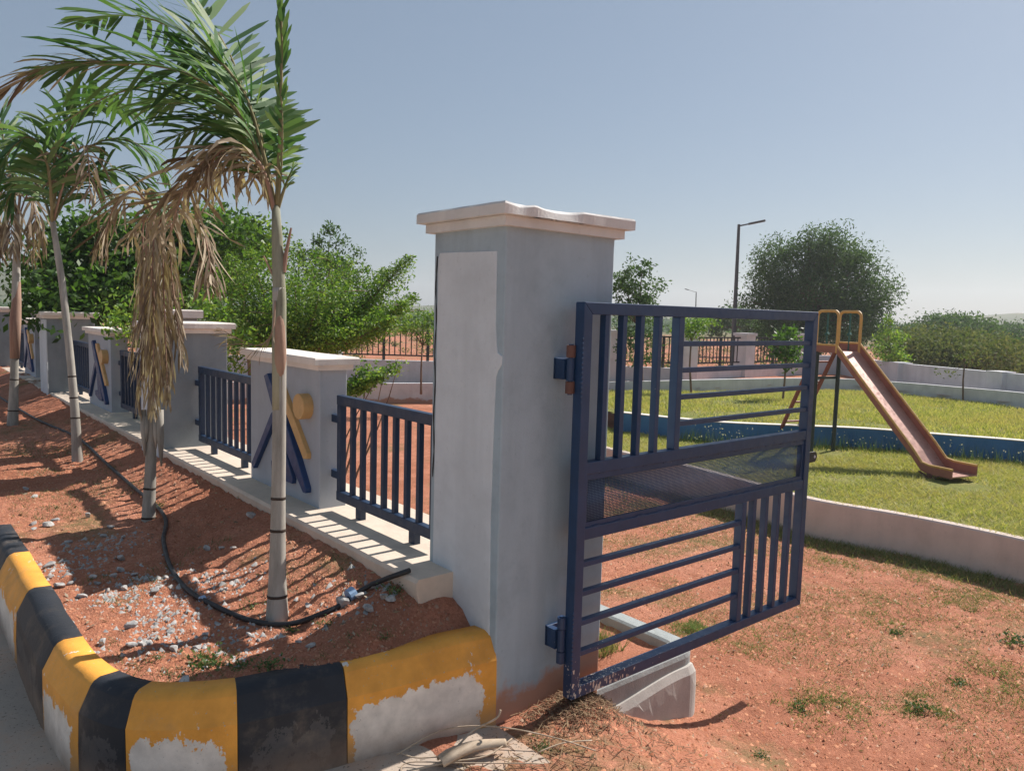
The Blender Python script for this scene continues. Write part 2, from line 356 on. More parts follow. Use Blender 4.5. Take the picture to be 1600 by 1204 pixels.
# ------------------------------------------------------------------ kerb
prof = [(0, -.06), (0, .12), (.003, .236), (.042, .314), (.054, .328), (.075, .336), (.14, .332), (.15, -.06)]
def resample(p, a, b_, n):
    p = np.array(p); d = np.r_[0, np.cumsum(np.linalg.norm(np.diff(p, axis=0), axis=1))]
    s = np.linspace(a, b_, n); return np.stack([np.interp(s, d, p[:, 0]), np.interp(s, d, p[:, 1])], 1)
_kd = np.r_[0, np.cumsum(np.linalg.norm(np.diff(kp, axis=0), axis=1))]
# smooth the corner
def ksm(s):
    return np.mean([[np.interp(s+o, _kd, kp[:, 0]), np.interp(s+o, _kd, kp[:, 1])] for o in (-.09, -.045, 0, .045, .09)], axis=0) if s > .1 else np.array([np.interp(s, _kd, kp[:, 0]), np.interp(s, _kd, kp[:, 1])])
def kat_y(y): return float(np.interp(y, kp[7:, 1], _kd[7:]))
joints = [0.0, .595, .967, 1.33, 1.56, kat_y(.98), kat_y(1.66), kat_y(2.27), kat_y(2.9), kat_y(3.5), kat_y(4.1), kat_y(4.7), kat_y(5.3)]
klab = ['yellow kerb stone worn to bare plaster, against the big gate pillar', 'black kerb stone between the worn yellow stone and the corner yellow one', 'yellow kerb stone before the bend, paint flaking at its foot',
        'short black kerb stone on the bend of the planter', 'yellow kerb stone just past the bend on the road side', 'long black kerb stone on the road side with a grey sloping top',
        'yellow kerb stone at the left edge of the photo', 'black kerb stone furthest along the left edge', 'kerb stone beyond the frame', 'kerb stone beyond the frame', 'kerb stone beyond the frame', 'kerb stone beyond the frame']
for i in range(8):
    a, c = joints[i]+(.0015 if i else 0), joints[i+1]-.0015; n = max(5, int((c-a)/.03)); ss = np.linspace(a, c, n)
    pts = np.array([ksm(s) for s in ss]); V = []; UV = []
    if i == 0: pts[0] = (0-.002, -.016)
    plen = np.r_[0, np.cumsum([math.dist(prof[k], prof[k+1]) for k in range(len(prof)-1)])]
    for j, p in enumerate(pts):
        t = _n(pts[min(j+1, n-1)]-pts[max(j-1, 0)]); nn = np.array([t[1], -t[0]])
        e = .003*math.exp(-min(ss[j]-a, c-ss[j])/.012) if i else .002   # rounded arris at joints
        for k, (o_, z) in enumerate(prof):
            oo = o_+e+.006*float(vn(p[0]*3, p[1]*3+z*4, 2)); zz = z-(e if z > .1 else 0)+(.006*float(vn(p[0], p[1], 7)) if z > .1 else 0)
            if i == 0: zz += .025*(1-j/(n-1)) if z > .1 else 0
            V.append((*(p+nn*oo), zz)); UV.append((j/(n-1), plen[k]/plen[5]))
    K = len(prof); f = [(j*K+k, (j+1)*K+k, (j+1)*K+k+1, j*K+k+1) for j in range(n-1) for k in range(K-1)] + [tuple(range(K)), tuple((n-1)*K+k for k in range(K))[::-1]]
    b = MB(); b.add(V, f); yel = i % 2 == 0
    o = b.build('kerb_stone', M['kyellow' if i in (0,) else 'kyellow2'] if yel else M['kblack'], smooth=False)
    uvl = o.data.uv_layers.new(name='UVMap')
    for lp in o.data.loops: uvl.data[lp.index].uv = UV[lp.vertex_index]
    o.data.polygons.foreach_set('use_smooth', [len(p.vertices) == 4 for p in o.data.polygons])
    for e_ in o.data.edges:
        k0, k1 = e_.vertices[0] % K, e_.vertices[1] % K
        if k0 == k1 and k0 in (2, 3): e_.use_edge_sharp = True
    tag(o, klab[i], 'kerb stone', 'black and yellow kerb stones round the planter')
# ------------------------------------------------------------------ plinth
b = MB(); n = 260; V = []; yy = np.linspace(.285, 14, n)
for y in yy:
    w1 = .008*float(vn(y, 3, 3)); zb = .475+.03*float(vn(y, 9, 2.3))+.015*float(vn(y, 1, 9))
    xf = -.185+w1
    V += [(xf+.02, y, -.4), (xf+.012, y, zb-.04), (xf+.004, y, zb), (xf, y, .515), (xf+.012, y, .53), (.42, y, .53), (.43, y, .52), (.43, y, -.4)]
f = [(j*8+k, (j+1)*8+k, (j+1)*8+(k+1), j*8+k+1) for j in range(n-1) for k in range(7)]+[tuple(range(8)), tuple((n-1)*8+k for k in range(8))[::-1]]
b.add(V, f); pl = b.build('plinth_wall', M['cream']); tag(pl, 'long low cream plinth carrying the fence pillars and blue rail panels', 'plinth')
# ------------------------------------------------------------------ big gate pillar
def slab(b, x0, x1, y0, y1, z0, z1, n=14, chip=None):
    """cap slab with slightly uneven edges; chip(x,y) lowers the upper edge"""
    ring = []
    for t in np.linspace(0, 1, n, endpoint=False): ring.append((x0+(x1-x0)*t, y0, 0, -1))
    for t in np.linspace(0, 1, n, endpoint=False): ring.append((x1, y0+(y1-y0)*t, 1, 0))
    for t in np.linspace(0, 1, n, endpoint=False): ring.append((x1-(x1-x0)*t, y1, 0, 1))
    for t in np.linspace(0, 1, n, endpoint=False): ring.append((x0, y1-(y1-y0)*t, -1, 0))
    m = len(ring); V = []
    for lvl in range(4):
        for i, (x, y, nx, ny) in enumerate(ring):
            j = .0008*math.sin(x*9+y*7+lvl)+.0004*math.sin(x*43-y*31+2*lvl); z = [z0, z1-.008, z1, z1-.0][lvl]+j*.4; ins = [0, 0, .008, .06][lvl]
            cx_, cy_ = (x0+x1)/2, (y0+y1)/2; d = _n([cx_-x, cy_-y])
            c = chip(x, y) if chip else 0
            if lvl in (1, 2): z -= c*.032; ins += c*(.035 if lvl == 2 else .022)
            if lvl == 3: ins += c*.02
            V.append((x+d[0]*ins+nx*j, y+d[1]*ins+ny*j, z))
    f = [(l*m+i, l*m+(i+1) % m, (l+1)*m+(i+1) % m, (l+1)*m+i) for l in range(3) for i in range(m)]+[tuple(range(3*m, 4*m)), tuple(range(m))[::-1]]
    b.add(V, f)
gp = empty('gate_pillar', (.3, .235, 0), 'big grey gate pillar with pale panel and a cap chipped along its front edge', 'pillar')
b = MB(); b.box(0, .592, 0, .468, -.5, 1.935); o = b.build('shaft', M['grey_dark'], gp, .006)
b = MB()
pr = [(.438, .30), (.437, 1.2), (.436, 1.82), (.425, 1.845), (.24, 1.841), (.050, 1.836), (.048, 1.7), (.046, 1.56), (.038, 1.49), (.031, 1.455), (.016, 1.448), (.004, 1.443), (.006, 1.408), (.026, 1.385), (.036, 1.36), (.042, 1.2), (.045, 1.0), (.048, .8), (.042, .5), (.036, .3)]
b.prism(pr, 0, -.004, .01); b.build('face_panel', M['panel'], gp, .003)
b = MB(); b.tube([(-.003, .447+.004*math.sin(z*23), z) for z in np.linspace(.9, 1.83, 26)], [.0035*(.4+.6*abs(math.sin(k*1.1))) for k in range(26)], 5); b.build('crack', M['blackm'], gp)
def chip(x, y):
    c = 0
    if y < .0: c = .4*max(0, 1-abs((x-.22)/.13)**2) + .35*max(0, 1-abs((x-.02)/.08))
    return max(0, min(1, c))
b = MB(); slab(b, -.028, .62, -.028, .496, 1.925, 1.968, 20); slab(b, -.055, .655, -.055, .525, 1.963, 2.008, 40, chip); b.build('cap', M['cap'], gp)
b = MB(); nx_, ny_ = 40, 8; V = []
for j in range(ny_):
    for i in range(nx_):
        u_, v_ = i/(nx_-1), j/(ny_-1); q_ = math.sin(math.pi*u_); x_ = .09+.27*u_; y_ = -.052+.055*v_
        z_ = 1.962+.034*sm(v_*1.3)*(1-.25*q_)+q_*(.007*float(vn(x_*9, y_*9, 9))+.007*float(vn(x_*31, y_*31, 9)))-.004*(1-q_); V.append((x_, y_-(.003 if 0 < i < nx_-1 else 0), z_))
b.add(V, [(j*nx_+i, j*nx_+i+1, (j+1)*nx_+i+1, (j+1)*nx_+i) for j in range(ny_-1) for i in range(nx_-1)]); b.build('broken_edge', M['broken'], gp)
# exposed pale brick end left of the shaft foot
# ------------------------------------------------------------------ logo pillars
def emblem(root, y0):
    s = lambda pts: [(y0-1.52+p[0], p[1]) for p in pts]
    b = MB(); b.prism(s([(2.19, 1.198), (2.135, 1.217), (1.905, .985), (1.72, .765), (1.618, .628), (1.622, .60), (1.655, .598), (1.82, .742), (1.965, .895), (2.09, 1.05)]), 0, -.034, .01)
    b.prism(s([(2.01, 1.03), (2.045, .965), (2.368, .608), (2.404, .634), (2.10, .985)]), 0, -.028, .01)
    b.prism(s([(2.015, .865), (1.965, .87), (1.805, .645), (1.815, .615), (1.93, .612), (2.10, .652), (2.11, .70), (1.985, .705)]), 0, -.024, .01)
    b.build('emblem_figure', M['logob'], root, .004)
    b = MB(); b.prism(s([(2.035, 1.19), (1.975, 1.185), (1.622, .82), (1.624, .788), (1.67, .782), (2.03, 1.145)]), 0, -.026, .01); b.build('emblem_stripe', M['logoy'], root, .004)
    b = MB(); b.prism(s([(1.664+.07*math.cos(t), 1.072+.07*math.sin(t)) for t in np.linspace(0, 2*math.pi, 33)[:-1]]), 0, -.058, .01); b.build('emblem_disc', M['logoy'], root, .004)
def logo_pillar(y0, label):
    r = empty('logo_pillar', (.08, y0+.48, .53), label, 'pillar', 'low grey pillars with the emblem')
    b = MB(); b.box(0, .158, y0, y0+.955, .49, 1.285); b.build('shaft', M['lpillar'], r, .005)
    b = MB(); slab(b, -.025, .183, y0-.025, y0+.98, 1.278, 1.312); slab(b, -.05, .208, y0-.05, y0+1.005, 1.307, 1.345); b.build('cap', M['white'], r)
    emblem(r, y0); return r
logo_pillar(1.52, 'nearest low grey pillar with blue and yellow figure emblem, behind the front palm trunk')
logo_pillar(6.03, 'middle low grey pillar with the emblem, right of the leaning palm trunk')
logo_pillar(10.35, 'farthest low grey pillar with the emblem, half hidden at the left')
def tall_pillar(y0, label, h=1.40, dy=.42, x0=-.2, x1=.315):
    r = empty('tall_pillar', ((x0+x1)/2, y0+dy/2, .3), label, 'pillar', 'tall grey pillars along the fence')
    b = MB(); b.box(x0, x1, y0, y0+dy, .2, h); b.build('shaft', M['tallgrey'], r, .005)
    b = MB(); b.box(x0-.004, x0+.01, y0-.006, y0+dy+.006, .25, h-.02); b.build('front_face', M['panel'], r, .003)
    b = MB(); slab(b, x0-.025, x1+.025, y0-.025, y0+dy+.025, h-.008, h+.032); slab(b, x0-.05, x1+.05, y0-.05, y0+dy+.05, h+.028, h+.072); b.build('cap', M['white'], r); return r
tall_pillar(3.75, 'tall grey pillar behind the dead palm and its hanging fronds')
tall_pillar(8.2, 'tall grey pillar with diagonal sunlight on its side, behind the leaning palm', 1.41)
tall_pillar(12.6, 'tall grey pillar at the far left end of the fence', 1.42)
r = empty('tall_pillar', (.42, 4.9, -.35), 'pale capped pillar standing just inside the fence behind the tall grey one', 'pillar', 'tall grey pillars along the fence')
b = MB(); b.box(.16, .43, 4.8, 5.05, -.45, 1.50); b.build('shaft', M['tallgrey'], r, .005); b = MB(); slab(b, .12, .47, 4.76, 5.09, 1.49, 1.56); b.build('cap', M['white'], r)
# ------------------------------------------------------------------ rail panels
def rail_panel(ya, yb, label, near_att, far_att):
    r = empty('rail_panel', (.08, (ya+yb)/2, .53), label, 'railing', 'navy steel rail panels between the pillars')
    x0, x1 = .062, .102
    b = MB(); b.box(x0, x1, ya, yb, 1.10, 1.15); b.build('top_rail', M['navyf'], r, .003)
    b = MB(); b.box(x0, x1, ya, yb, .587, .637); b.build('bottom_rail', M['navyf'], r, .003)
    n = max(3, round((yb-ya-.08)/.108)); 
    for yy in (ya, yb-.042):
        b = MB(); b.box(x0+.0025, x1-.0025, yy+.001, yy+.041, .637, 1.10); b.build('stile', M['navyf'], r, .002)
    st = (yb-ya-.084)/n; bm = MB(); bm.box(x0+.008, x1-.008, 0, .025, .636, 1.101)
    for k in range(1, n):
        b = MB(); y = ya+.042+st*k; b.box(x0+.008, x1-.008, y-.0125, y+.0125, .637, 1.10); b.build('bar', M['navyf'], r)
    for yy in (ya+.28*(yb-ya)-.1, ya+.72*(yb-ya)):
        b = MB(); b.box(x0+.004, x1-.004, yy, yy+.05, .525, .588); b.build('foot', M['navyf'], r)
    for z in (1.02, .72):
        if near_att is not None:
            b = MB(); b.box(x0+.006, x1-.006, near_att, ya, z-.02, z+.02); b.build('bracket', M['navyf'], r)
        if far_att is not None:
            b = MB(); b.box(x0+.006, x1-.006, yb, far_att, z-.02, z+.02); b.build('bracket', M['navyf'], r)
rail_panel(.53, 1.452, 'nearest navy rail panel, between the big gate pillar and the first emblem pillar', .468, 1.52)
rail_panel(2.56, 3.66, 'second navy rail panel, left of the first emblem pillar', 2.475, 3.75)
rail_panel(4.28, 5.95, 'navy rail panel partly behind the hanging dead fronds', 4.17, 6.03)
rail_panel(7.07, 8.12, 'navy rail panel between the leaning palm and the middle emblem pillar', 6.985, 8.2)
rail_panel(8.75, 10.28, 'navy rail panel hidden in part by the far tall pillar', 8.62, 10.35)
rail_panel(11.4, 12.5, 'farthest navy rail panel, next to the far emblem pillar', 11.305, 12.6)
# ------------------------------------------------------------------ gate
gt = empty('metal_gate', (.3, -.105, 0), 'open navy steel gate with perforated middle band hung on the big pillar', 'gate')
Yf, Yb = -.13, -.08; xl, xr = .295, 2.062
def gbar(name, x0, x1, z0, z1, y0=Yf, y1=Yb, mat='navy', bev=.003, parent=gt):
    b = MB(); b.box(x0, x1, y0, y1, z0, z1); return b.build(name, M[mat], parent, bev)
def mitre(name, pts):
    b = MB(); b.prism(pts, 1, Yf, Yb); b.build(name, M['navy'], gt, .003)
mitre('top_rail', [(xl, 1.655), (xr, 1.655), (xr-.048, 1.607), (xl+.048, 1.607)][::-1])
mitre('hinge_stile', [(xl, 1.654), (xl+.047, 1.607), (xl+.047, .098), (xl, .051)][::-1])
mitre('latch_stile', [(xr, 1.654), (xr, .051), (xr-.047, .098), (xr-.047, 1.607)][::-1])
mitre('bottom_rail', [(xl, .05), (xl+.048, .098), (xr-.048, .098), (xr, .05)][::-1])
gbar('middle_rail', xl+.047, xr-.047, .972, 1.022, Yf+.003, Yb-.003)
gbar('lower_rail', xl+.047, xr-.047, .705, .755, Yf+.003, Yb-.003)
gbar('divider', .888, .925, 1.022, 1.607, Yf+.003, Yb-.003); gbar('divider', 1.452, 1.49, .098, .705, Yf+.003, Yb-.003)
for x in (.432, .537, .646, .762): gbar('bar', x-.0125, x+.0125, 1.022, 1.607, Yf+.004, Yf+.036, bev=.002)
for z in (1.49, 1.373, 1.253, 1.135): gbar('bar', .925, xr-.047, z-.011, z+.011, Yf+.008, Yf+.036, bev=.002)
for z in (.602, .481, .358, .230): gbar('bar', xl+.047, 1.452, z-.011, z+.011, Yf+.008, Yf+.036, bev=.002)
for x in (1.565, 1.676, 1.790, 1.905): gbar('bar', x-.0135, x+.0135, .098, .705, Yf+.004, Yf+.036, bev=.002)
# strips that hold the mesh
mf = MB(); mf.box(xl+.047, xr-.047, Yf+.010, Yf+.016, .948, .972); mf.box(xl+.047, xr-.047, Yf+.010, Yf+.016, .755, .775)
mf.box(xl+.047, xl+.062, Yf+.010, Yf+.016, .775, .948); mf.box(xr-.067, xr-.047, Yf+.010, Yf+.016, .775, .948); mf.build('mesh_frame', M['navy'], gt)
# perforated sheet: a real lattice
b = MB(); x = xl+.062; V = []
mx0, mx1, mz0, mz1 = xl+.06, xr-.065, .773, .950; pitch = .0085; w = .0031; y1 = Yf+.019
i = 0
xx = np.arange(mx0, mx1, pitch); zz = np.arange(mz0, mz1, pitch*.8)
for x in xx: V.append([(x, y1, mz0), (x+w, y1, mz0), (x+w, y1, mz1), (x, y1, mz1)])
for z in zz: V.append([(mx0, y1+.0006, z), (mx1, y1+.0006, z), (mx1, y1+.0006, z+w), (mx0, y1+.0006, z+w)])
o = quads('perforated_sheet', np.array(V), M['navy'], gt); sd = o.modifiers.new('thick', 'SOLIDIFY'); sd.thickness = .0012
# weld beads along the mesh strip
b = MB()
for k in range(12):
    x = .42+k*.135; b.tube([(x, Yf+.009, .971), (x+.02, Yf+.006, .972), (x+.05, Yf+.009, .971)], .0035, 5); b.tube([(x-.03, Yf+.009, .756), (x, Yf+.006, .757), (x+.02, Yf+.009, .756)], .003, 5)
b.build('weld_bead', M['navy'], gt)['kind'] = 'stuff'
# hinges
for hz in (1.39, .29):
    b = MB(); b.box(.30, .318, Yb-.001, -.004, hz-.012, hz+.012); b.box(.262, .335, -.012, .004, hz-.042, hz+.042)
    hg = b.build('hinge', M['navy'], gt, .002)
    b = MB(); b.tube([(.283, -.075, hz-.10), (.283, -.075, hz+.10)], .010, 10)
    b.tube([(.283, -.075, hz-.045), (.283, -.075, hz+.045)], .017, 12); b.box(.262, .29, -.06, -.006, hz-.04, hz+.04); b.build('knuckle', M['navy'], hg)
    for s in (-1, 1):
        b = MB(); b.tube([(.283, -.075, hz+s*.095), (.283, -.075, hz+s*.048)], .019, 12); b.build('collar', M['rust' if hz > 1 else 'navy'], hg)
    b = MB()
    for k in range(14): z = hz-.13+k*.019; b.tube([(xl+.001, Yf+.004, z), (xl-.003, Yf+.001, z+.006), (xl+.001, Yf+.004, z+.013)], .004, 5)
    b.build('weld', M['navy'], hg)
# latch lug
b = MB(); n = 14; pl_ = [(xr, .835), (2.145, .835)]+[(2.145+.029*math.cos(t), .864+.029*math.sin(t)) for t in np.linspace(-math.pi/2, math.pi/2, n)[1:]]+[(xr, .893)]
hole = [(2.148+.008*math.cos(t), .864+.008*math.sin(t)) for t in np.linspace(0, 2*math.pi, 17)[:-1]]
b.prism(pl_, 1, -.112, -.104); lg = b.build('latch_lug', M['blackm'], gt, .001)
bo = MB(); bo.prism(hole, 1, -.1135, -.1025); bo.build('lug_hole', M['panel'], lg)
gbar('bolt_tab', 1.955, 1.975, .655, .70, Yb-.004, Yb+.004, 'panel', 0)
# ------------------------------------------------------------------ corner wall by the gate
def sweep(name, path, prof_, mat, bev=0, parent=None, closed_ends=True, smooth=False):
    """sweep profile (offset to the left of the path, z) along the path"""
    p = np.array(path, float); n = len(p); V = []; K = len(prof_)
    for j in range(n):
        t = _n(p[min(j+1, n-1)][:2]-p[max(j-1, 0)][:2]); nn = np.array([-t[1], t[0]]); dz = p[j][2] if p.shape[1] > 2 else 0
        for o_, z in prof_: V.append((*(p[j][:2]+nn*o_), z+dz))
    f = [(j*K+k, j*K+(k+1) % K, (j+1)*K+(k+1) % K, (j+1)*K+k) for j in range(n-1) for k in range(K)]+[tuple(range(K))[::-1], tuple((n-1)*K+k for k in range(K))]
    b = MB(); b.add(V, f); return b.build(name, mat, parent, bev, smooth)
cw = empty('corner_wall', (.95, .06, -.4), 'low concrete corner wall with rounded skirt behind the foot of the gate', 'low wall')
arc = lambda cx_, cy_, r0, a0, a1, n: [(cx_+r0*math.cos(t), cy_+r0*math.sin(t)) for t in np.linspace(math.radians(a0), math.radians(a1), n)]
path = [(.58, 0), (.8, .001), (1.0, 0), (1.14, 0)]+arc(1.19, .12, .12, -82, -2, 7)+[(1.315, .3), (1.315, .7), (1.315, 1.3)]
path = [(.58, 0), (.9, 0), (1.20, 0)]+arc(1.21, .15, .15, -85, 0, 10)+[(1.362, .3), (1.362, .8), (1.362, 1.35)]
sweep('wall_body', path, [(0, -.5), (0, -.075), (.006, -.055), (.02, -.042), (.10, -.04), (.115, -.05), (.115, -.5)], M['concrete'], parent=cw)
path2 = [(.594+.036*k, -.031) for k in range(17)]+arc(1.21, .15, .185, -85, 0, 12)+[(1.398, .25), (1.398, .5)]
V = []
sk = MB(); nn_ = len(path2); pr_ = [(0, -.6), (0, -.30), (.004, -.22), (.022, -.185), (.06, -.18)]
p = np.array(path2); VV = []
for j in range(nn_):
    t = _n(p[min(j+1, nn_-1)]-p[max(j-1, 0)]); q = np.array([-t[1], t[0]]); up = .02+.05*sm(j/16.) - .03*max(0, j-19)/4
    for o_, z in pr_: VV.append((*(p[j]+q*o_), z+up if z > -.5 else z))
K = 5; sk.add(VV, [(j*K+k, (j+1)*K+k, (j+1)*K+k+1, j*K+k+1)[::-1] for j in range(nn_-1) for k in range(K-1)]+[tuple(range(K)), tuple((nn_-1)*K+k for k in range(K))[::-1]])
for w_ in sk.v[0]:
    if -.5 < w_[2] < -.2: w_[2] = -.235-.10*max(0, 1-abs(w_[0]-.66)/.10)+.03*math.sin(w_[0]*31)+.02*math.sin(w_[0]*77)
sk.build('skirt', M['skirt'], cw, smooth=False)
rb = MB(); VR = []
for j in range(nn_):
    t = _n(p[min(j+1, nn_-1)]-p[max(j-1, 0)]); q = np.array([-t[1], t[0]])
    for o_, z in ((.004, -.6), (.007, -.22), (.05, -.2)): VR.append((*(p[j]+q*o_), z))
rb.add(VR, [(j*3+k, j*3+k+1, (j+1)*3+k+1, (j+1)*3+k)[::-1] for j in range(nn_-1) for k in range(2)]); rb.build('bare_brick_base', M['raw'], cw)
# soil inside corner
def pzf(x, y): return -.085+.03*vn(x, y, 5)+.012*vn(x, y, 22)+.0*x
grid('soil_pocket', lin((.5, 1.27, .02)), lin((.10, 1.5, .03)), pzf, M['bed'])
# ------------------------------------------------------------------ park: walls and lawns
def spline(pts, n):
    pts = np.array(pts, float); m = len(pts); out = []
    for i in range(m-1):
        p0, p1, p2, p3 = pts[max(i-1, 0)], pts[i], pts[i+1], pts[min(i+2, m-1)]
        for t in np.linspace(0, 1, n, endpoint=False):
            out.append(.5*((2*p1)+(-p0+p2)*t+(2*p0-5*p1+4*p2-p3)*t*t+(-p0+3*p1-3*p2+p3)*t**3))
    out.append(pts[-1]); return np.array(out)
lowp = spline([(4.6, -4.5), (4.82, -2), (4.97, -.4), (4.96, .5), (4.82, 1.3), (4.95, 2.0), (5.12, 3.0), (5.2, 4.3), (5.6, 6.0), (6.6, 7.4)], 8)
o = sweep('lawn_wall', lowp, [(0, -.5), (0, -.04), (-.012, -.028), (-.10, -.028), (-.11, -.5)], M['lowwhite']); tag(o, 'low pinkish white retaining wall along the near edge of the lawn', 'low wall')
bluep = spline([(6.5, 5.2), (6.73, 4.33), (6.98, 3.76), (7.59, 3.09), (8.2, 2.44), (8.6, 1.6), (8.96, .83), (9.15, -.3), (9.2, -3)], 8)
o = sweep('blue_wall', bluep, [(0, -.3), (0, .225), (.10, .225), (.10, -.3)], M['bluewall']); tag(o, 'curved dark blue retaining wall crossing the lawn behind the slide', 'low wall')
cop = sweep('coping', bluep, [(-.006, .2252), (-.006, .236), (.11, .236), (.11, .2252)], M['white'], parent=None); 
cop.parent = o; cop.location = cop.location-o.location
kw = spline([(-1, 17.5, -.2), (3.8, 13.7, -.2), (6.2, 12.4, -.2), (7.7, 11.6, -.19), (10.6, 9.2, -.06), (12.1, 7.9, .04), (14.2, 7.2, .06), (15.3, 6.4, .08), (15.45, 5.2, .10), (15.17, 3.8, .12), (14.95, 2.6, .13), (14.2, 0, .13), (13, -4, .13)], 6)
o = sweep('park_kerb_wall', kw, [(0, -.5), (0, .25), (.12, .25), (.12, -.5)], M['farwhite']); tag(o, 'long low white wall edging the far side of the lawn', 'low wall')
def inside(poly, x, y):
    x = np.asarray(x); y = np.asarray(y); c = np.zeros(x.shape, bool); j = len(poly)-1
    for i in range(len(poly)):
        (xi, yi), (xj, yj) = poly[i], poly[j]
        cond = ((yi > y) != (yj > y)) & (x < (xj-xi)*(y-yi)/(yj-yi+1e-12)+xi); c ^= cond; j = i
    return c
near_edge = [tuple(q) for q in lowp[:, :2]]; blue_edge = [tuple(q) for q in bluep[:, :2]]
lower_poly = [(q[0]+.05, q[1]) for q in near_edge]+[(6.9, 6.6)]+[(q[0]+.03, q[1]+.03) for q in blue_edge]+[(9, -5), (4.6, -5)]
def lz(x, y): return -.04+.02*vn(x, y, 1.5)+.014*vn(x, y, 6)
grid('lawn', lin((4.6, 9.3, .05)), lin((-4.6, 7.6, .06)), lz, M['lawn'], mask=lambda x, y: bool(inside(lower_poly, x, y)))
upper_poly = [(6.9, 6.6)]+[(q[0]+.05, q[1]+.05) for q in blue_edge]+[(9.1, -6), (13, -4)]+[(14.15, 0), (14.9, 2.6), (15.12, 3.8), (15.4, 5.1), (15.2, 6.3), (14.1, 7.1), (12.0, 7.8), (10.5, 9.1)]
def uz(x, y): return .195+.02*vn(x, y, 1.2)+.012*vn(x, y, 5)-.10*sm((np.sqrt((x-6)**2+(y-3)**2)-4.2)/3.5)-.06*sm((y-5.5)/2)
grid('upper_lawn', lin((6.4, 15.6, .08)), lin((-6, 9.4, .08)), uz, M['lawn'], mask=lambda x, y: bool(inside(upper_poly, x, y)))
# strip of red planting soil between kerb wall and boundary
b_in = kw[:, :2]; bnd = np.array([(-2, 22), (2.5, 18.7), (5.2, 16.2), (8.4, 13.2), (12.0, 10.5), (13.1, 9.1), (15.2, 9.0), (18., 8.8), (19.1, 8.4), (17.1, 5.9), (16.6, 5.4), (15.8, 3.2), (15.5, 2.3), (15.0, 0), (14, -4)])
strip_poly = [tuple(q+np.array([.05, .05])) for q in b_in]+[tuple(q) for q in bnd[::-1]]
def sz(x, y): return -.12+.23*sm((x-8.5)/3.5)+.07*sm((x-12)/3)+.02*vn(x, y, 2)
grid('planting_strip', lin((-2, 19.4, .2)), lin((-4.5, 22, .2)), sz, M['earth'], mask=lambda x, y: bool(inside(strip_poly, x, y)))
# boundary: walls, pillars, black railings
posts = [(.5, 20.4), (3.4, 17.7), (6.68, 14.48), (9.1, 12.4), (11.83, 10.3), (12.94, 8.95), (15.13, 8.85), (17.8, 8.7), (19.0, 8.3), (16.85, 5.75), (15.75, 3.3), (15.4, 2.1), (15.0, 0)]
def seg_wall(a, c, z0, z1, th, name, mat, parent=None):
    b = MB(); b.beam((*a, (z0+z1)/2), (*c, (z0+z1)/2), th, z1-z0); return b.build(name, mat, parent)
for i in range(len(posts)-1):
    a, c = np.array(posts[i]), np.array(posts[i+1]); t = _n(c-a); a2, c2 = a+t*.16, c-t*.16
    if i < 7:
        lab = ['black railing on its white base wall, behind the trees at the left', 'black railing on white base behind the layered tree, second run', 'black railing on white base left of the layered tree trunk', 'black railing on white base just left of the big gate pillar',
               'short black railing run seen between the gate bars', 'black railing run seen through the top of the gate', 'black railing run ending left of the slide ladder'][i]
        r = empty('boundary_railing', (*(a+c)/2, .1), lab, 'railing', 'black railings of the far boundary')
        seg_wall(a2, c2, -.3, .44, .16, 'base_wall', M['farwhite'], r)
        ln = np.linalg.norm(c2-a2)
        TZ = 1.30 if i < 4 else 1.17
        for z in (.56, TZ):
            b = MB(); b.beam((*(a2+t*.04), z), (*(c2-t*.04), z), .03, .035); b.build('rail', M['blackm'], r)
        n = int(ln/.125)
        for k in range(1, n):
            q = a2+t*(ln*k/n); w_ = .05 if k % 8 == 0 else .02
            b = MB(); b.box(q[0]-w_/2, q[0]+w_/2, q[1]-w_/2, q[1]+w_/2, .5775 if k % 8 else .441, TZ-.0175); b.build('bar', M['blackm'], r)
    else:
        lab = ['solid white boundary wall behind the slide posts', 'solid white boundary wall right of the slide handrails', 'solid white boundary wall with a dark drain crack, behind the thin sapling', 'solid white boundary wall at the right edge of the photo', 'boundary wall beyond the frame', 'boundary wall beyond the frame'][i-7]
        if i > 11: continue
        o = seg_wall(a2, c2, -.3, .70, .15, 'boundary_wall', M['farwhite']); tag(o, lab, 'wall', 'solid white sections of the boundary wall')
plab = ['white post of the far boundary at the left', 'white boundary post behind the leafy trees', 'white boundary post behind the layered tree', 'square white boundary post right of the layered tree trunk', 'white boundary post beside the gate pillar edge', 'white boundary post seen through the gate bars', 'wide white boundary post left of the slide ladder', 'white boundary post right behind the slide handrail', 'flat white boundary post in the right hand wall', 'white boundary post near the right edge of the photo', 'last white boundary post at the far right']
for i in range(11):
    x, y = posts[i]; h = 1.22 if i < 8 else (.76 if i == 8 else .71)
    r = empty('boundary_post', (x, y, 0), plab[i], 'post', 'white posts of the far boundary'); t = _n(np.array(posts[i+1])-np.array(posts[max(i-1, 0)]))
    b = MB(); b.beam((x, y, -.3), (x, y, h), .36, .36, (*t, 0)); b.build('shaft', M['farwhite'], r)
    b = MB(); b.beam((x, y, h), (x, y, h+(.07 if i < 9 else .012)), .42 if i < 9 else .37, .42 if i < 9 else .37, (*t, 0)); b.build('cap', M['farwhite'], r)
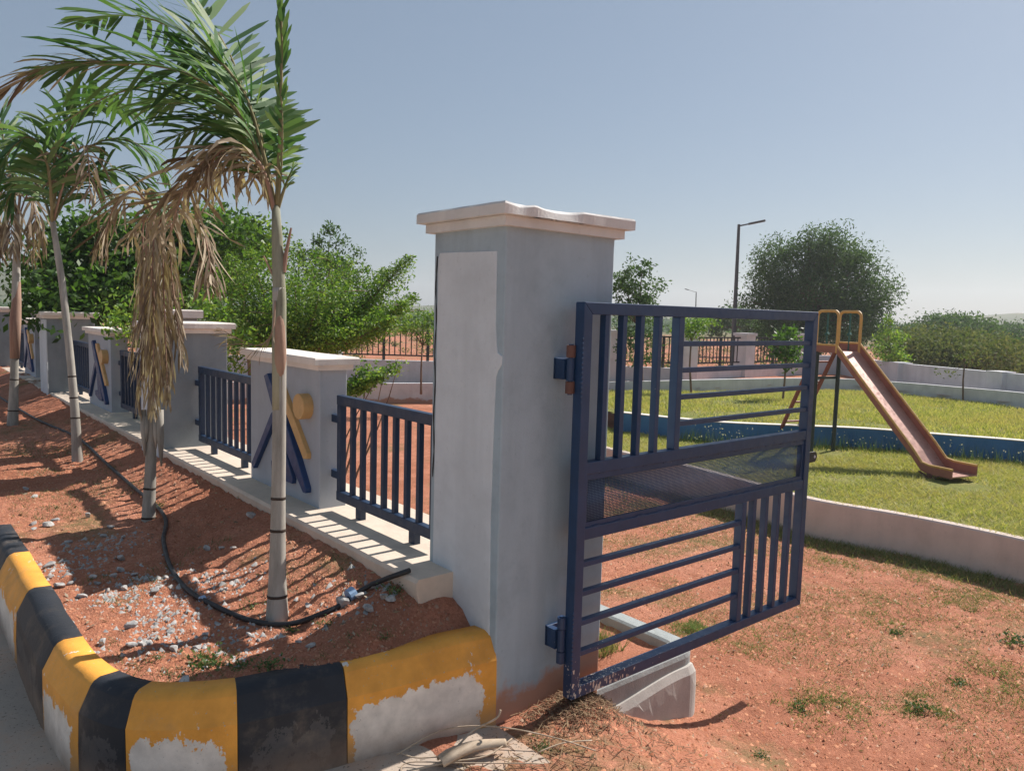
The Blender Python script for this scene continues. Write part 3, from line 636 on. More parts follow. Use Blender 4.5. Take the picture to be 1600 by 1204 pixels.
# ------------------------------------------------------------------ slide
up = np.array([0, 0, 1.]); S0 = np.array([7.24, 2.41, 1.255]); E0 = np.array([6.90, 1.16, .03]); a_ = _n([E0[0]-S0[0], E0[1]-S0[1], 0]); w3 = np.array([-a_[1], a_[0], 0]); N0 = S0-.33*a_
LZ = -.03
sld = empty('playground_slide', (*(S0-.2*a_)[:2], LZ), 'red playground slide with yellow edges, green posts and twin hoop handrails', 'slide')
E1 = E0+.32*a_+up*.0; Wd = .38
b = MB(); cl = [N0, S0, E0, E1]
pts = []
def ch(pl, off0, off1, lift, th):
    V = []
    for p in pl: V += [p+w3*off0+up*lift, p+w3*off1+up*lift, p+w3*off1+up*(lift-th), p+w3*off0+up*(lift-th)]
    n = len(pl); return V, [(j*4+k, j*4+(k+1) % 4, (j+1)*4+(k+1) % 4, (j+1)*4+k) for j in range(n-1) for k in range(4)]+[(3, 2, 1, 0), tuple((n-1)*4+k for k in range(4))]
dense = [N0, S0]+[S0+(E0-S0)*t+up*.0 for t in (.12, .35, .6, .85)]+[E0-a_*.04+up*.02, E0+a_*.06, E1]
b = MB(); b.add(*ch(dense, 0, Wd, 0, .012)); b.build('chute', M['chute'], sld)
for s, (o0, o1) in enumerate(((-.012, .0), (Wd, Wd+.012))):
    b = MB(); b.add(*ch(dense, o0, o1, .095 if s else .07, .11 if s else .09)); b.build('side_plate', M['chute_side'], sld)
    b = MB(); b.tube([p+w3*(o0+.006)+up*(.1 if s else .075) for p in dense], .014, 8); b.build('edge_rail', M['yellowm'], sld)
for s in (0, Wd):
    o_ = w3*s
    for off in (0,):
        p = N0+o_+a_*.03; b = MB(); b.tube([(p[0], p[1], LZ-.1), (p[0], p[1], 1.24)], .026, 10); b.build('post', M['greenp'], sld)
    # hoop
    h0 = N0+o_+up*.0; h1 = S0+o_; H = .49; rr = .07
    hp = [h0, h0+up*(H-rr)]+[h0+up*(H-rr)+up*rr*math.sin(t)+a_*rr*(1-math.cos(t)) for t in np.linspace(.3, math.pi/2, 5)]
    hp += [h1+up*(H-rr)-a_*rr*(1-math.cos(t))+up*rr*math.sin(t) for t in np.linspace(math.pi/2, .3, 5)]+[h1+up*(H-rr), h1-up*.02]
    b = MB(); b.tube(hp, .019, 8); b.build('handrail_hoop', M['yellowm'], sld)
    m_ = (h0+h1)/2; b = MB(); b.tube([m_, m_+up*(H-.01)], .011, 8); b.tube([m_+up*.2-a_*.02, m_+up*.22+a_*.02], .02, 8); b.build('hoop_upright', M['greenb'], sld)
    # ladder rails
    ft = N0-a_*.70+o_*.85+w3*.02; b = MB(); b.beam((ft[0], ft[1], LZ-.15), N0+w3*(s*.85+.02)+up*-.01, .045, .03); b.build('ladder_rail', M['redm'], sld)
    q = E0+o_; b = MB()
    g0 = q+a_*.06; b.tube([(g0[0], g0[1], LZ-.12), g0+up*-.01], .028, 8); b.beam((g0[0], g0[1], LZ-.01), g0-a_*.13+up*-.01, .03, .01); b.beam((g0[0], g0[1], LZ-.01), g0+a_*.13+up*-.01, .03, .01); b.build('end_support', M['rust'], sld)
for k in range(5):
    t = (k+.7)/5.2; p = (N0-a_*.70)*(1-t)+N0*t; z = LZ-.15+(1.24-LZ+.15)*t
    b = MB(); b.tube([(p[0]+.02, p[1], z), (p[0]+.02+Wd*.85*w3[0], p[1]+Wd*.85*w3[1], z)], .013, 8); b.build('rung', M['redm'], sld)
b = MB(); b.beam(N0+up*-.35+w3*.0, N0+up*-.35+w3*Wd, .03, .03); b.build('cross_brace', M['greenp'], sld)
# ------------------------------------------------------------------ foliage helpers
def rand_dirs(n): d = rng.normal(size=(n, 3)); return d/np.linalg.norm(d, axis=1)[:, None]
def leaf_quads(c, size, asp=.45, flat=0., droop=0.):
    """diamond leaves at centres c"""
    n = len(c); d = rand_dirs(n); d[:, 2] = d[:, 2]*(1-flat)-droop; d /= np.linalg.norm(d, axis=1)[:, None]
    s = rand_dirs(n); 
    if flat: s[:, 2] *= (1-flat)
    s -= d*(s*d).sum(1)[:, None]; s /= np.linalg.norm(s, axis=1)[:, None]+1e-9
    sz_ = (size*rng.uniform(.6, 1.25, n))[:, None]
    return np.stack([c-d*sz_*.5, c+s*sz_*asp*.5, c+d*sz_*.5, c-s*sz_*asp*.5], 1)
def branches(b, start, ends, r0, seg=6, sag=.0):
    for e in ends:
        e = np.array(e); m = (start+e)/2+rng.normal(size=3)*np.linalg.norm(e-start)*.09+np.array([0, 0, -sag])
        pts = [start*(1-t)**2+2*m*t*(1-t)+e*t*t for t in np.linspace(0, 1, 6)]; b.tube(pts, np.linspace(r0, r0*.2, 6), seg, False)
def tree(name, base, fork, blobs, ncl, npc, size, mat, label, cat='tree', cl=.12, tr=.05, group=None, asp=.45, shell=.5, flat=0., bark='bark', droop=0.):
    base = np.array(base, float); fork = np.array(fork, float)
    r = empty(name, base, label, cat, group); C_ = []
    w = np.array([q[1][0]*q[1][1]*q[1][2] for q in blobs])**.7; w /= w.sum()
    ends = []
    for (c, rad), ww in zip(blobs, w):
        k = max(2, int(ncl*ww)); d = rand_dirs(k); rr = rng.uniform(shell, 1., k)**.6; cc = np.array(c)+d*rr[:, None]*np.array(rad); C_.append(cc); ends += list((cc-(cc-np.array(c))*.35)[:max(2, min(5, k//8))])
    C_ = np.concatenate(C_); csz = rng.uniform(.6, 1.3, len(C_))*cl
    pts = (C_[:, None, :]+np.clip(rng.normal(size=(len(C_), npc, 3)), -1.7, 1.7)*csz[:, None, None]*np.array([1, 1, .75])).reshape(-1, 3)
    b = MB(); m = (base+fork)/2+rng.normal(size=3)*tr*.8; m[2] = (base[2]+fork[2])/2
    b.tube([base-np.array([0, 0, .1]), base, m, fork], [tr*1.25, tr*1.1, tr*.9, tr*.75], 8); branches(b, fork, ends, tr*.5); b.build('trunk', M[bark], r, smooth=True)
    quads('crown', leaf_quads(pts, size, asp, flat, droop), M[mat], r); return r
U = lambda a: np.array(a, float)
# layered green tree in the park behind the first emblem pillar
D = 8.0
base = P(459, 700, D); base[2] = -.36
r = empty('layered_tree', base, 'bright green layered tree with upswept flat branches behind the first emblem pillar', 'tree')
b = MB(); fork = P(459, 552, D); b.tube([base-U([0, 0, .1]), base, (base+fork)/2+U([.02, .01, 0]), fork], [.06, .055, .045, .04], 8)
pts = []
def arm(px, py, dd, dens=1., thick=.05, sx=8, sy=24, th0=.10):
    e = P(px, py, D+dd); m = P((px+459)/2+sx*(1 if px > 459 else -1), (py+552)/2+sy, D+dd*.5)
    cur = np.array([fork*(1-t)**2+2*m*t*(1-t)+e*t*t for t in np.linspace(0, 1, 30)]); b.tube(cur[::3], np.linspace(.028, .003, len(cur[::3])), 6, False); ln = np.linalg.norm(e-fork)
    for i in range(4, 30):
        f_ = i/29; k = int((150 if px > 585 else 100)*dens*ln*(1.1-.55*f_)); sp = (.02+.15*math.sin(math.pi*min(1, f_*.98))**.8)
        q = cur[i]+np.clip(rng.normal(size=(k, 3)), -1.7, 1.7)*U([sp, sp, thick*(1-.55*f_)])+U([0, 0, thick*(.5-.3*f_)]); pts.append(q)
        if i % 4 == 0:   # side twigs
            tip = cur[i]+rng.normal(size=3)*U([.13, .13, .03]); b.tube([cur[i], (cur[i]+tip)/2+U([0, 0, .01]), tip], [.006, .004, .002], 5, False)
for a in [(640, 403, .2, .7, .035), (630, 410, .3, .6, .04), (645, 464, -.1, 1.0, .045), (632, 474, -.4, .9, .04), (610, 498, -.6, .8, .035), (590, 468, .3, 1.1, .06), (600, 425, .7, .9, .06), (570, 420, .1, 1.0, .07), (545, 410, .5, 1.1, .08), (520, 402, -.2, 1.1, .08), (495, 395, .3, 1.2, .09), (465, 388, 0, 1.2, .09),
          (540, 450, -.5, 1.2, .08), (500, 450, -.7, 1.2, .09), (460, 440, -.7, 1.2, .10), (430, 395, .4, 1.2, .09), (395, 400, 0, 1.2, .09), (360, 405, .3, 1.1, .08), (335, 430, -.1, 1.1, .08), (330, 465, .2, 1.0, .07), (345, 500, -.2, .9, .06), (380, 520, -.5, .9, .05), (420, 470, -.5, 1.2, .1), (400, 440, .5, 1.2, .1), (560, 505, -.3, .9, .05), (525, 515, -.6, .8, .05)]: arm(*a)
b.build('trunk', M['bark'], r, smooth=True); quads('crown', leaf_quads(np.concatenate(pts), .034, .5, .3), M['leaf'], r)
c0 = P(556, 610, 6.9); r = empty('shrub', (c0[0], c0[1], -.36), 'small bright shrub leaning out from behind the first emblem pillar', 'shrub')
b = MB(); st_ = U([c0[0]-.2, c0[1]+.15, -.36]); ends_ = [P(622, 571, 6.9), P(600, 580, 6.8), P(575, 572, 7.0), P(590, 590, 6.8), P(560, 600, 6.9)]; pts = []
branches(b, st_, ends_, .014)
for e in ends_:
    m = P(545, 615, 6.9)
    for t in np.linspace(.15, 1, 12): pts.append(m*(1-t)+e*t+np.clip(rng.normal(size=(36, 3)), -1.6, 1.6)*U([.05, .05, .03]))
b.build('stem', M['bark'], r, smooth=True); quads('leaves', leaf_quads(np.concatenate(pts), .04, .5, .2), M['leaf'], r)
# broad leaved tree behind far pillars
tree('broadleaf_tree', (*P(150, 600, 10.5)[:2], -.36), P(150, 480, 10.5), [(P(95, 420, 10.2), (.55, .55, .42)), (P(170, 400, 10.8), (.8, .8, .62)), (P(260, 410, 10.8), (.8, .7, .65)), (P(120, 470, 9.6), (.55, .5, .25)), (P(70, 455, 9.6), (.3, .3, .25)), (P(230, 460, 10.2), (.7, .6, .4)), (P(330, 380, 11), (.6, .5, .45))],
     420, 34, .105, 'leafbig', 'large leaved green tree spreading over the far left fence', cl=.2, tr=.07, asp=.55)
tree('overhanging_branch', P(165, 520, 8.6), P(130, 500, 8.4), [(P(95, 498, 8.3), (.25, .2, .06)), (P(120, 512, 8.2), (.2, .15, .05))], 16, 5, .12, 'leafbig', 'leafy twig hanging over the cap of the sunlit tall pillar', 'branch', cl=.06, tr=.01, asp=.55) if False else None
tree('round_tree', (*P(395, 600, 12.5)[:2], -.36), P(380, 470, 12.5), [(P(370, 400, 12.5), (.6, .6, .5)), (P(400, 375, 12.6), (.35, .35, .3)), (P(330, 430, 12.4), (.6, .6, .4)), (P(345, 350, 12.4), (.25, .25, .3)), (P(310, 350, 12.4), (.3, .3, .25))], 150, 60, .09, 'leaf', 'fine leaved green tree behind the dead fronds', cl=.16, tr=.05)
tree('shrub_tree', (*P(225, 600, 7.6)[:2], -.36), P(222, 540, 7.6), [(P(215, 500, 7.6), (.35, .3, .22)), (P(300, 500, 7.4), (.45, .4, .2)), (P(375, 545, 7.2), (.12, .3, .28))], 70, 40, .06, 'leaf', 'low leafy shrub peeping over the pillar behind the dead palm', cl=.09, tr=.03)
tree('slender_tree', (*P(520, 590, 14)[:2], .1), P(520, 450, 14), [(P(512, 375, 14), (.22, .22, .26)), (P(500, 405, 14), (.35, .3, .3)), (P(535, 405, 14), (.38, .3, .25)), (P(520, 430, 14), (.5, .4, .25))], 70, 38, .075, 'leafdark', 'slender dark tree rising above the layered tree', cl=.085, tr=.04)
tree('slender_tree', (*P(1002, 600, 17)[:2], .1), P(1000, 510, 17), [(P(1002, 412, 17), (.2, .2, .3)), (P(985, 440, 17), (.45, .4, .35)), (P(1015, 450, 17), (.38, .4, .4)), (P(995, 500, 17), (.55, .5, .5)), (P(965, 450, 17), (.25, .3, .3)), (P(1000, 545, 17), (.5, .4, .3))], 110, 42, .085, 'leafdark', 'slender grey green tree just right of the gate pillar', cl=.1, tr=.05)
tree('big_tree', (*P(1275, 610, 30)[:2], -.4), P(1275, 500, 30), [(P(1210, 398, 30), (.6, .6, .6)), (P(1205, 440, 30), (.75, .8, .7)), (P(1258, 398, 30), (.6, .7, .6)), (P(1297, 398, 30), (.95, 1.0, .75)), (P(1345, 420, 30), (.65, .7, .7)), (P(1265, 462, 30), (1.6, 1.3, 1.1)), (P(1345, 465, 30), (.85, .9, .8)), (P(1200, 480, 30), (.65, .7, .6)), (P(1330, 500, 30), (1.3, 1.2, 1.1)), (P(1240, 520, 30), (1.5, 1.2, 1.0)), (P(1384, 452, 30), (.35, .4, .5)), (P(1262, 372, 30), (.3, .3, .3)), (P(1300, 368, 30), (.35, .3, .3)), (P(1166, 470, 30), (.3, .3, .3))],
     460, 120, .14, 'leafdark', 'big dark round crowned tree behind the slide', cl=.34, tr=.16, droop=.3, asp=.35)
tree('sapling', (*P(1391, 570, 19)[:2], .1), P(1391, 545, 19), [(P(1393, 505, 19), (.16, .16, .22)), (P(1391, 525, 19), (.38, .35, .16)), (P(1388, 545, 19), (.5, .45, .16)), (P(1395, 560, 19), (.4, .4, .1))], 60, 30, .08, 'leaf', 'young conical tree at the right end of the slide handrails', cl=.09, tr=.03)
tree('sapling', (*P(1506, 610, 15.5)[:2], .1), P(1508, 560, 15.5), [(P(1480, 583, 15.5), (.3, .15, .04)), (P(1508, 560, 15.5), (.2, .2, .15))], 14, 12, .07, 'leafdry', 'thin bare sapling in front of the white wall', cl=.07, tr=.018)
tree('sapling', (*P(1225, 590, 14)[:2], .1), P(1228, 560, 14), [(P(1228, 535, 14), (.22, .2, .28)), (P(1235, 560, 14), (.25, .2, .2))], 34, 22, .1, 'leafbig', 'leafy young tree between the boundary posts behind the ladder', cl=.1, tr=.02)
tree('sapling', (*P(658, 600, 15)[:2], .1), P(660, 540, 15), [(P(650, 512, 15), (.5, .4, .12)), (P(660, 495, 15), (.35, .3, .1)), (P(680, 530, 15), (.3, .3, .1))], 60, 40, .06, 'leaf', 'small flat topped tree left of the gate pillar edge', cl=.07, tr=.02)
tree('sapling', (*P(1080, 610, 16)[:2], .1), P(1080, 530, 16), [(P(1090, 505, 16), (.45, .4, .13)), (P(1075, 520, 16), (.35, .3, .1))], 50, 32, .065, 'leaf', 'small layered tree seen through the gate bars', cl=.08, tr=.022)
tree('field_tree', (*P(1155, 560, 42)[:2], -.4), P(1150, 510, 42), [(P(1148, 497, 42), (.9, .9, .5)), (P(1180, 512, 42), (.8, .8, .6)), (P(1125, 512, 42), (.7, .7, .4))], 70, 30, .26, 'leafdark', 'dark tree in the field behind the lamp post', cl=.25, tr=.1)
# trees beyond the right hand wall
tl = [(1430, 540, 24, 1.1, 1.0, 'leafdry', 'olive bush over the wall beside the conical tree'), (1475, 520, 28, 1.4, 1.1, 'leafdry', 'broad olive tree at the left of the right hand tree line'), (1510, 535, 23, 1.5, 1.0, 'leafdry', 'dusty olive tree over the wall, middle of the right hand tree line'), (1560, 540, 25, 1.5, 1.0, 'leafdry', 'dusty green tree over the wall right of the sapling'), (1620, 545, 26, 1.5, 1.1, 'leafdark', 'darker tree at the right edge over the wall'),
      (1440, 525, 60, 2.2, 1.4, 'leafdark', 'distant dark tree low on the skyline behind the olive bush'), (1590, 530, 55, 3.0, 1.9, 'leafdark', 'distant dark tree on the skyline at the right edge'), (1500, 508, 45, 2.2, 1.0, 'leafdark', 'rounded dark tree crown peeking over the olive trees')]
for px, py, D_, rx, rz, mt_, lb in tl:
    c = P(px, py+(18 if D_ < 40 else 6), D_); rz *= .85; bl = [(c+U([rng.uniform(-.7, .7)*rx, rng.uniform(-.7, .7)*rx, rng.uniform(-.4, .35)*rz]), (rx*.6, rx*.6, rz*.55)) for _ in range(7)]
    tree('field_tree', (c[0], c[1], -.4), c-U([0, 0, rz*.9]), bl, 240, 44, .0044*D_+.02, mt_, lb, cl=.0075*D_+.06, tr=.1, group='trees beyond the boundary wall')
# low scrub and far woodland (uncountable)
def scrub(name, n, f, size, mat, npc, cl):
    pts = []
    for _ in range(n):
        x, y, s = f(); c = U([x, y, -.38+.35*s]); pts.append(c+rng.normal(size=(npc, 3))*U([s, s, s*.45])*cl)
    q = np.concatenate(pts); q[:, 2] = np.maximum(q[:, 2], -.4); return quads(name, leaf_quads(q, size), M[mat])
def fr():
    D_ = rng.uniform(26, 75); px = rng.uniform(330, 1290); c = P(px, 500, D_); return c[0], c[1], rng.uniform(.25, .6)
o = scrub('scrub', 330, fr, .12, 'leafdry', 60, .5); tag(o, 'dry scrub scattered over the open field beyond the railings', 'scrub', kind='stuff')
def fr2():
    D_ = rng.uniform(95, 260); px = rng.uniform(-400, 2100); c = P(px, 500, D_); return c[0], c[1], rng.uniform(1.1, 2.6)*(D_/170)
o = scrub('far_wood', 1500, fr2, .75, 'leafdark', 42, .75); tag(o, 'far hazy belt of trees along the horizon', 'woodland', kind='stuff')
# low hill on the horizon
def hillz(x, y):
    th = np.arctan2(y, x); d = np.sqrt(x*x+y*y); h = 6*sm((d-300)/120)*(1+.6*np.sin(th*9)+.3*np.sin(th*23+1))+14*np.exp(-((th-1.42)/.10)**2)*sm((d-260)/150); return h-1.2
hm, hb = newmat('hill_scrub', .95, .1); L(hm, ramp(hm, noise(hm, .05, 8, .8, world_pos(hm)), [(.35, (.07, .09, .04)), (.55, (.13, .14, .07)), (.7, (.26, .17, .11))]), hb.inputs['Base Color'])
grid('hills', np.arange(-300, 700, 20.), np.arange(-300, 700, 20.), hillz, hm, mask=lambda x, y: x*x+y*y > 250**2)
# ------------------------------------------------------------------ street lamps
def lamp(px, D_, pyt, arm_px, arm_py, lb):
    base = P(px, 540, D_); base[2] = -.4; top = P(px+5 if px > 1100 else px, pyt, D_); top[:2] = base[:2]+(top[:2]-base[:2])*0.3
    r = empty('street_lamp', base, lb, 'street lamp', 'street lamps beyond the park'); b = MB()
    b.tube([base, (base+top)/2, top], [.1, .075, .055], 10); b.build('pole', M['polelamp'], r)
    e = P(arm_px, arm_py, D_*.985); b = MB(); s = top-U([0, 0, .06]); b.tube([s, s*.7+e*.3, e], [.03, .028, .02], 8); b.build('arm', M['polelamp'], r)
    d = _n(e-s); b = MB(); b.beam(e-d*.35, e+d*.28, .22, .07); b.build('lamp_head', M['polelamp'], r, .02)
lamp(1146, 30, 352, 1184, 347, 'tall dark street lamp with its arm to the right, behind the gate')
lamp(1085, 95, 456, 1073, 452, 'small distant street lamp with its arm to the left')
# ------------------------------------------------------------------ palms
def trunk_rings(root, path, rad, ring_ts, matn='palmtrunk'):
    path = np.array(path); n = 60; d = np.r_[0, np.cumsum(np.linalg.norm(np.diff(path, axis=0), axis=1))]; s = np.linspace(0, d[-1], n)
    p = np.stack([np.interp(s, d, path[:, k]) for k in range(3)], 1)
    for _ in range(4): p[1:-1] = (p[:-2]+p[1:-1]*2+p[2:])/4
    r = np.interp(np.linspace(0, 1, n), np.linspace(0, 1, len(rad)), rad)
    b = MB(); b.tube(p, r, 16); b.build('trunk', M[matn], root, smooth=True)
    for t in ring_ts:
        i = t*(n-1); j = int(i); q = p[j]+(p[min(j+1, n-1)]-p[j])*(i-j); tt = _n(p[min(j+1, n-1)]-p[max(j-1, 0)]); rr = r[j]*1.03
        b = MB(); b.tube([q-tt*.006, q-tt*.003, q+tt*.003, q+tt*.006], [rr*.98, rr*1.03, rr*1.03, rr*.98], 16); b.build('trunk_ring', M['palmring'], root, smooth=True)
    return p, r
def frond(root, path, n=34, L0=.32, spread=55, droop=.5, width=.02, mat='palm', wind=(-.5, .25, 0), petiole=.18, curl=0., rach='petiole', rr=.009, side=(1, 1), ragged=.1, nseg=5, name='frond', planes=1.):
    """pinnate frond along a path: rachis child + leaflets"""
    path = spline(path, 6); d = np.r_[0, np.cumsum(np.linalg.norm(np.diff(path, axis=0), axis=1))]; tot = d[-1]; wind = U(wind)
    V = []
    for k in range(n):
        t = petiole+(1-petiole)*(k+rng.uniform(-.3, .3))/(n-1); t = min(max(t, 0), .999); s = t*tot
        p = U([np.interp(s, d, path[:, j]) for j in range(3)]); q = U([np.interp(min(s+.02, tot), d, path[:, j]) for j in range(3)]); q0 = U([np.interp(max(s-.02, 0), d, path[:, j]) for j in range(3)])
        T = _n(q-q0); lat = np.cross(T, [0, 0, 1.]); lat = _n(lat) if np.linalg.norm(lat) > .05 else U([1, 0, 0]); nrm = np.cross(lat, T)
        u = (t-petiole)/(1-petiole); ln = L0*(.45+.9*math.sin(math.pi*min(1, .15+u*.78)))*(1 if u < .9 else .8)
        for sd in (-1, 1):
            if not side[0 if sd < 0 else 1] or rng.random() < ragged*.5: continue
            an = math.radians(spread*(1-.35*u)+rng.uniform(-9, 9)); tilt = rng.uniform(-.35, .5)*planes
            dr = T*math.cos(an)+lat*sd*math.sin(an)+nrm*tilt; dr = _n(dr+wind*.25); l_ = ln*rng.uniform(.75, 1.12); w_ = width*rng.uniform(.75, 1.2)
            c = p.copy(); sv = _n(np.cross(dr, nrm)+rng.normal(size=3)*.25); pl_ = c-sv*w_*.15; pr_2 = c+sv*w_*.15; kk = rng.normal(size=3)*curl
            for i in range(nseg):
                f_ = (i+1)/nseg; dr = _n(dr+(U([0, 0, -droop])+wind*.5+kk)*(.35/nseg*5*f_)); c = c+dr*l_/nseg
                wp = w_*(1-.15*abs(f_-.45)*2) if i < nseg-1 else w_*.12; tw = _n(sv+rng.normal(size=3)*curl*.5); tw = _n(tw-dr*tw.dot(dr))
                a2, b2 = c-tw*wp*.5, c+tw*wp*.5; V.append((pl_, pr_2, b2, a2)); pl_, pr_2 = a2, b2
    # weld leaflets so 'random per island' colours whole leaflets
    V = np.array(V); m = len(V)//nseg; V = V.reshape(m, nseg, 4, 3); verts = []; faces = []
    for q in range(m):
        base = q*(nseg+1)*2; verts += [V[q, 0, 0], V[q, 0, 1]]
        for i in range(nseg): verts += [V[q, i, 3], V[q, i, 2]]; o_ = base+i*2; faces.append((o_, o_+1, o_+3, o_+2))
    b = MB(); b.add(verts, faces); fo = b.build(name, M[mat], root)
    b = MB(); b.tube(path[::2], np.linspace(rr, rr*.25, len(path[::2])), 7); b.build('rachis', M[rach], fo, smooth=True); return fo
def PP(lst, D0): return [P(x, y, D0+dd) for x, y, dd in lst]
PG = 'young palms planted in the roadside bed'
# palm 1 (front)
D1 = 3.17
b0 = P(433, 962, D1); p1 = empty('palm_tree', b0, 'nearest green palm with windblown fronds and ringed trunk, in front of the emblem', 'palm', PG)
trunk_rings(p1, PP([(433, 975, 0), (433, 950, 0), (434, 850, 0), (436, 700, 0), (437, 560, 0), (436, 450, 0)], D1), [.047, .036, .031, .0285, .0275, .027, .027, .027, .0265], [.375, .28, .085])
b = MB(); b.tube(PP([(436, 640, 0), (436, 560, 0), (436, 520, 0), (437, 470, 0), (435, 420, 0), (433, 370, 0), (431, 322, 0)], D1), [.0275, .0285, .029, .027, .025, .022, .016], 14); b.build('crownshaft', M['sheath'], p1, smooth=True)
b = MB(); b.tube(PP([(437, 610, -.006), (438, 560, -.014), (437, 510, -.013), (436, 455, -.006)], D1), [.010, .0245, .021, .005], 12); b.build('old_sheath', M['sheathbr'], p1, smooth=True)
b = MB(); b.tube(PP([(443, 425, 0), (447, 395, 0), (455, 356, 0)], D1), [.012, .009, .004], 8); b.tube(PP([(440, 470, 0), (432, 440, 0), (412, 400, 0)], D1), [.01, .007, .003], 8); b.build('petiole_stub', M['sheathbr'], p1)
frond(p1, PP([(430, 325, 0), (405, 215, .0), (372, 130, .05), (300, 60, .1), (215, 25, .15), (130, 30, .2)], D1), 46, .25, 66, .3, .024, wind=(-.18, .12, .0), petiole=.22)
frond(p1, PP([(428, 325, 0), (398, 225, -.05), (350, 150, -.1), (270, 108, -.1), (160, 98, -.1), (70, 112, -.1)], D1), 46, .26, 58, .5, .024, wind=(-.5, .3, 0), petiole=.2)
frond(p1, PP([(428, 330, 0), (395, 245, .1), (350, 190, .2), (290, 160, .25), (225, 170, .3)], D1), 36, .24, 55, .45, .022, wind=(-.5, .3, 0), petiole=.2)
frond(p1, PP([(430, 325, 0), (412, 240, .15), (385, 150, .3), (345, 60, .4), (290, 0, .5), (220, -40, .6)], D1), 44, .24, 62, .1, .024, wind=(-.02, .0, .15), petiole=.15)
frond(p1, PP([(430, 325, 0), (405, 230, .2), (350, 160, .4), (270, 130, .6), (170, 150, .7), (95, 195, .8)], D1), 38, .22, 60, .6, .02, wind=(-.5, .3, 0), petiole=.25)
frond(p1, PP([(430, 325, 0), (412, 230, .1), (385, 150, .1), (340, 95, .1), (280, 80, .1)], D1), 40, .22, 72, .15, .022, wind=(-.15, .1, 0), petiole=.2, planes=1.8)
frond(p1, PP([(430, 325, 0), (412, 255, .05), (370, 205, .1), (320, 195, .1), (270, 215, .1)], D1), 30, .2, 60, .5, .02, wind=(-.3, .2, 0), petiole=.2, planes=1.6)
# tip of the windblown frond turning brown
frond(p1, PP([(200, 100, -.1), (120, 98, -.1), (60, 112, -.1), (10, 140, -.1)], D1), 22, 0.158, 30, .5, .013, 'palmbrown', wind=(-.6, .3, -.2), petiole=.1, name='dry_frond_tip')
# spear with stiff leaflets on the right
frond(p1, PP([(433, 325, 0), (437, 240, 0), (439, 150, 0), (440, 60, 0), (438, -10, 0)], D1), 20, .085, 20, -.2, .016, wind=(.2, -.2, .25), petiole=.45, side=(1, 1), rr=.012, name='spear_leaf')
frond(p1, PP([(433, 325, 0), (437, 290, -.01), (441, 230, -.02), (441, 170, -.02)], D1), 12, .085, 75, .2, .018, wind=(.5, -.45, .1), petiole=.3, side=(1, 1), name='young_frond')
frond(p1, PP([(433, 330, 0), (446, 290, 0), (458, 262, 0)], D1), 12, .06, 50, .1, .014, wind=(.3, -.3, 0), petiole=.5, name='young_frond')
# dead fronds of palm 1
frond(p1, PP([(430, 330, 0), (412, 270, .0), (370, 240, .05), (320, 250, .1), (285, 300, .15), (265, 370, .2)], D1), 40, 0.238, 70, 1.6, .017, 'palmbrown', wind=(-.25, .15, -.3), petiole=.15, curl=0.905, rach='sheathbr', ragged=.3, name='dead_frond')
frond(p1, PP([(430, 330, 0), (405, 280, .1), (360, 262, .2), (310, 290, .25), (250, 320, .3), (200, 370, .3)], D1), 34, 0.194, 60, 1.3, .016, 'palmbrown', wind=(-.35, .2, -.2), petiole=.2, curl=0.90, rach='sheathbr', ragged=.3, name='dead_frond')
frond(p1, PP([(430, 335, 0), (410, 262, -.05), (375, 232, -.08), (345, 236, -.1), (325, 262, -.1)], D1), 26, 0.216, 50, 1.8, .015, 'palmbrown', wind=(-.2, .1, -.5), petiole=.3, curl=1.05, rach='sheathbr', ragged=.2, name='dead_frond')
frond(p1, PP([(430, 470, -.03), (425, 520, -.05), (400, 580-40, -.06), (345, 575-60, -.06)], D1)[:3]+PP([(352, 518, -.08)], D1), 16, 0.11, 12, .6, .006, 'palmbrown', wind=(-.3, .2, -.4), petiole=.3, curl=0.45, rach='sheathbr', rr=.004, name='dead_frond')
# palm 2 (dead)
D2 = 4.53
b0 = P(232, 815, D2); p2 = empty('palm_tree', b0, 'dead palm with its brown fronds hanging down around the trunk', 'palm', PG)
trunk_rings(p2, PP([(232, 828, 0), (232, 805, 0), (235, 740, 0), (238, 640, 0), (243, 500, 0), (250, 345, 0)], D2), [.040, .033, .029, .028, .027, .026, .024, .018], [.04, .135])
b = MB()
for (x0_, y0_, x1_, y1_, w_) in ((224, 640, 226, 712, .035), (250, 640, 252, 728, .04), (243, 655, 244, 700, .03), (230, 650, 229, 690, .03)):
    b.tube(PP([(x0_, y0_, -.02), ((x0_+x1_)/2, (y0_+y1_)/2, -.028), (x1_, y1_, -.03)], D2), [w_*.5, w_*.5, w_*.12], 9)
b.build('split_sheath', M['palmtrunk'], p2, smooth=True)
for i, (xa, ya, xb, yb, dd) in enumerate([(235, 430, 222, 600, -.1), (255, 430, 262, 620, -.08), (240, 440, 240, 640, -.16), (222, 420, 205, 560, .05), (268, 430, 285, 560, .0), (250, 420, 250, 610, .1), (240, 380, 232, 520, -.2), (228, 470, 215, 630, -.05)]):
    frond(p2, PP([(250, 350, 0), ((250+xa)/2+(xa-250)*.4, 345, dd*.6), (xa, ya, dd), (xb, yb, dd)], D2), 30, 0.19, 30, 2.2, .012, 'palmbrown', wind=(-.08, .05, -.8), petiole=.22, curl=0.302, rach='sheathbr', ragged=.1, name='dead_frond')
frond(p2, PP([(250, 350, 0), (215, 300, -.1), (180, 320, -.1), (160, 380, -.1)], D2), 26, 0.259, 50, 1.4, .018, 'palmbrown', wind=(-.3, .2, -.4), petiole=.2, curl=0.60, rach='sheathbr', name='dead_frond')
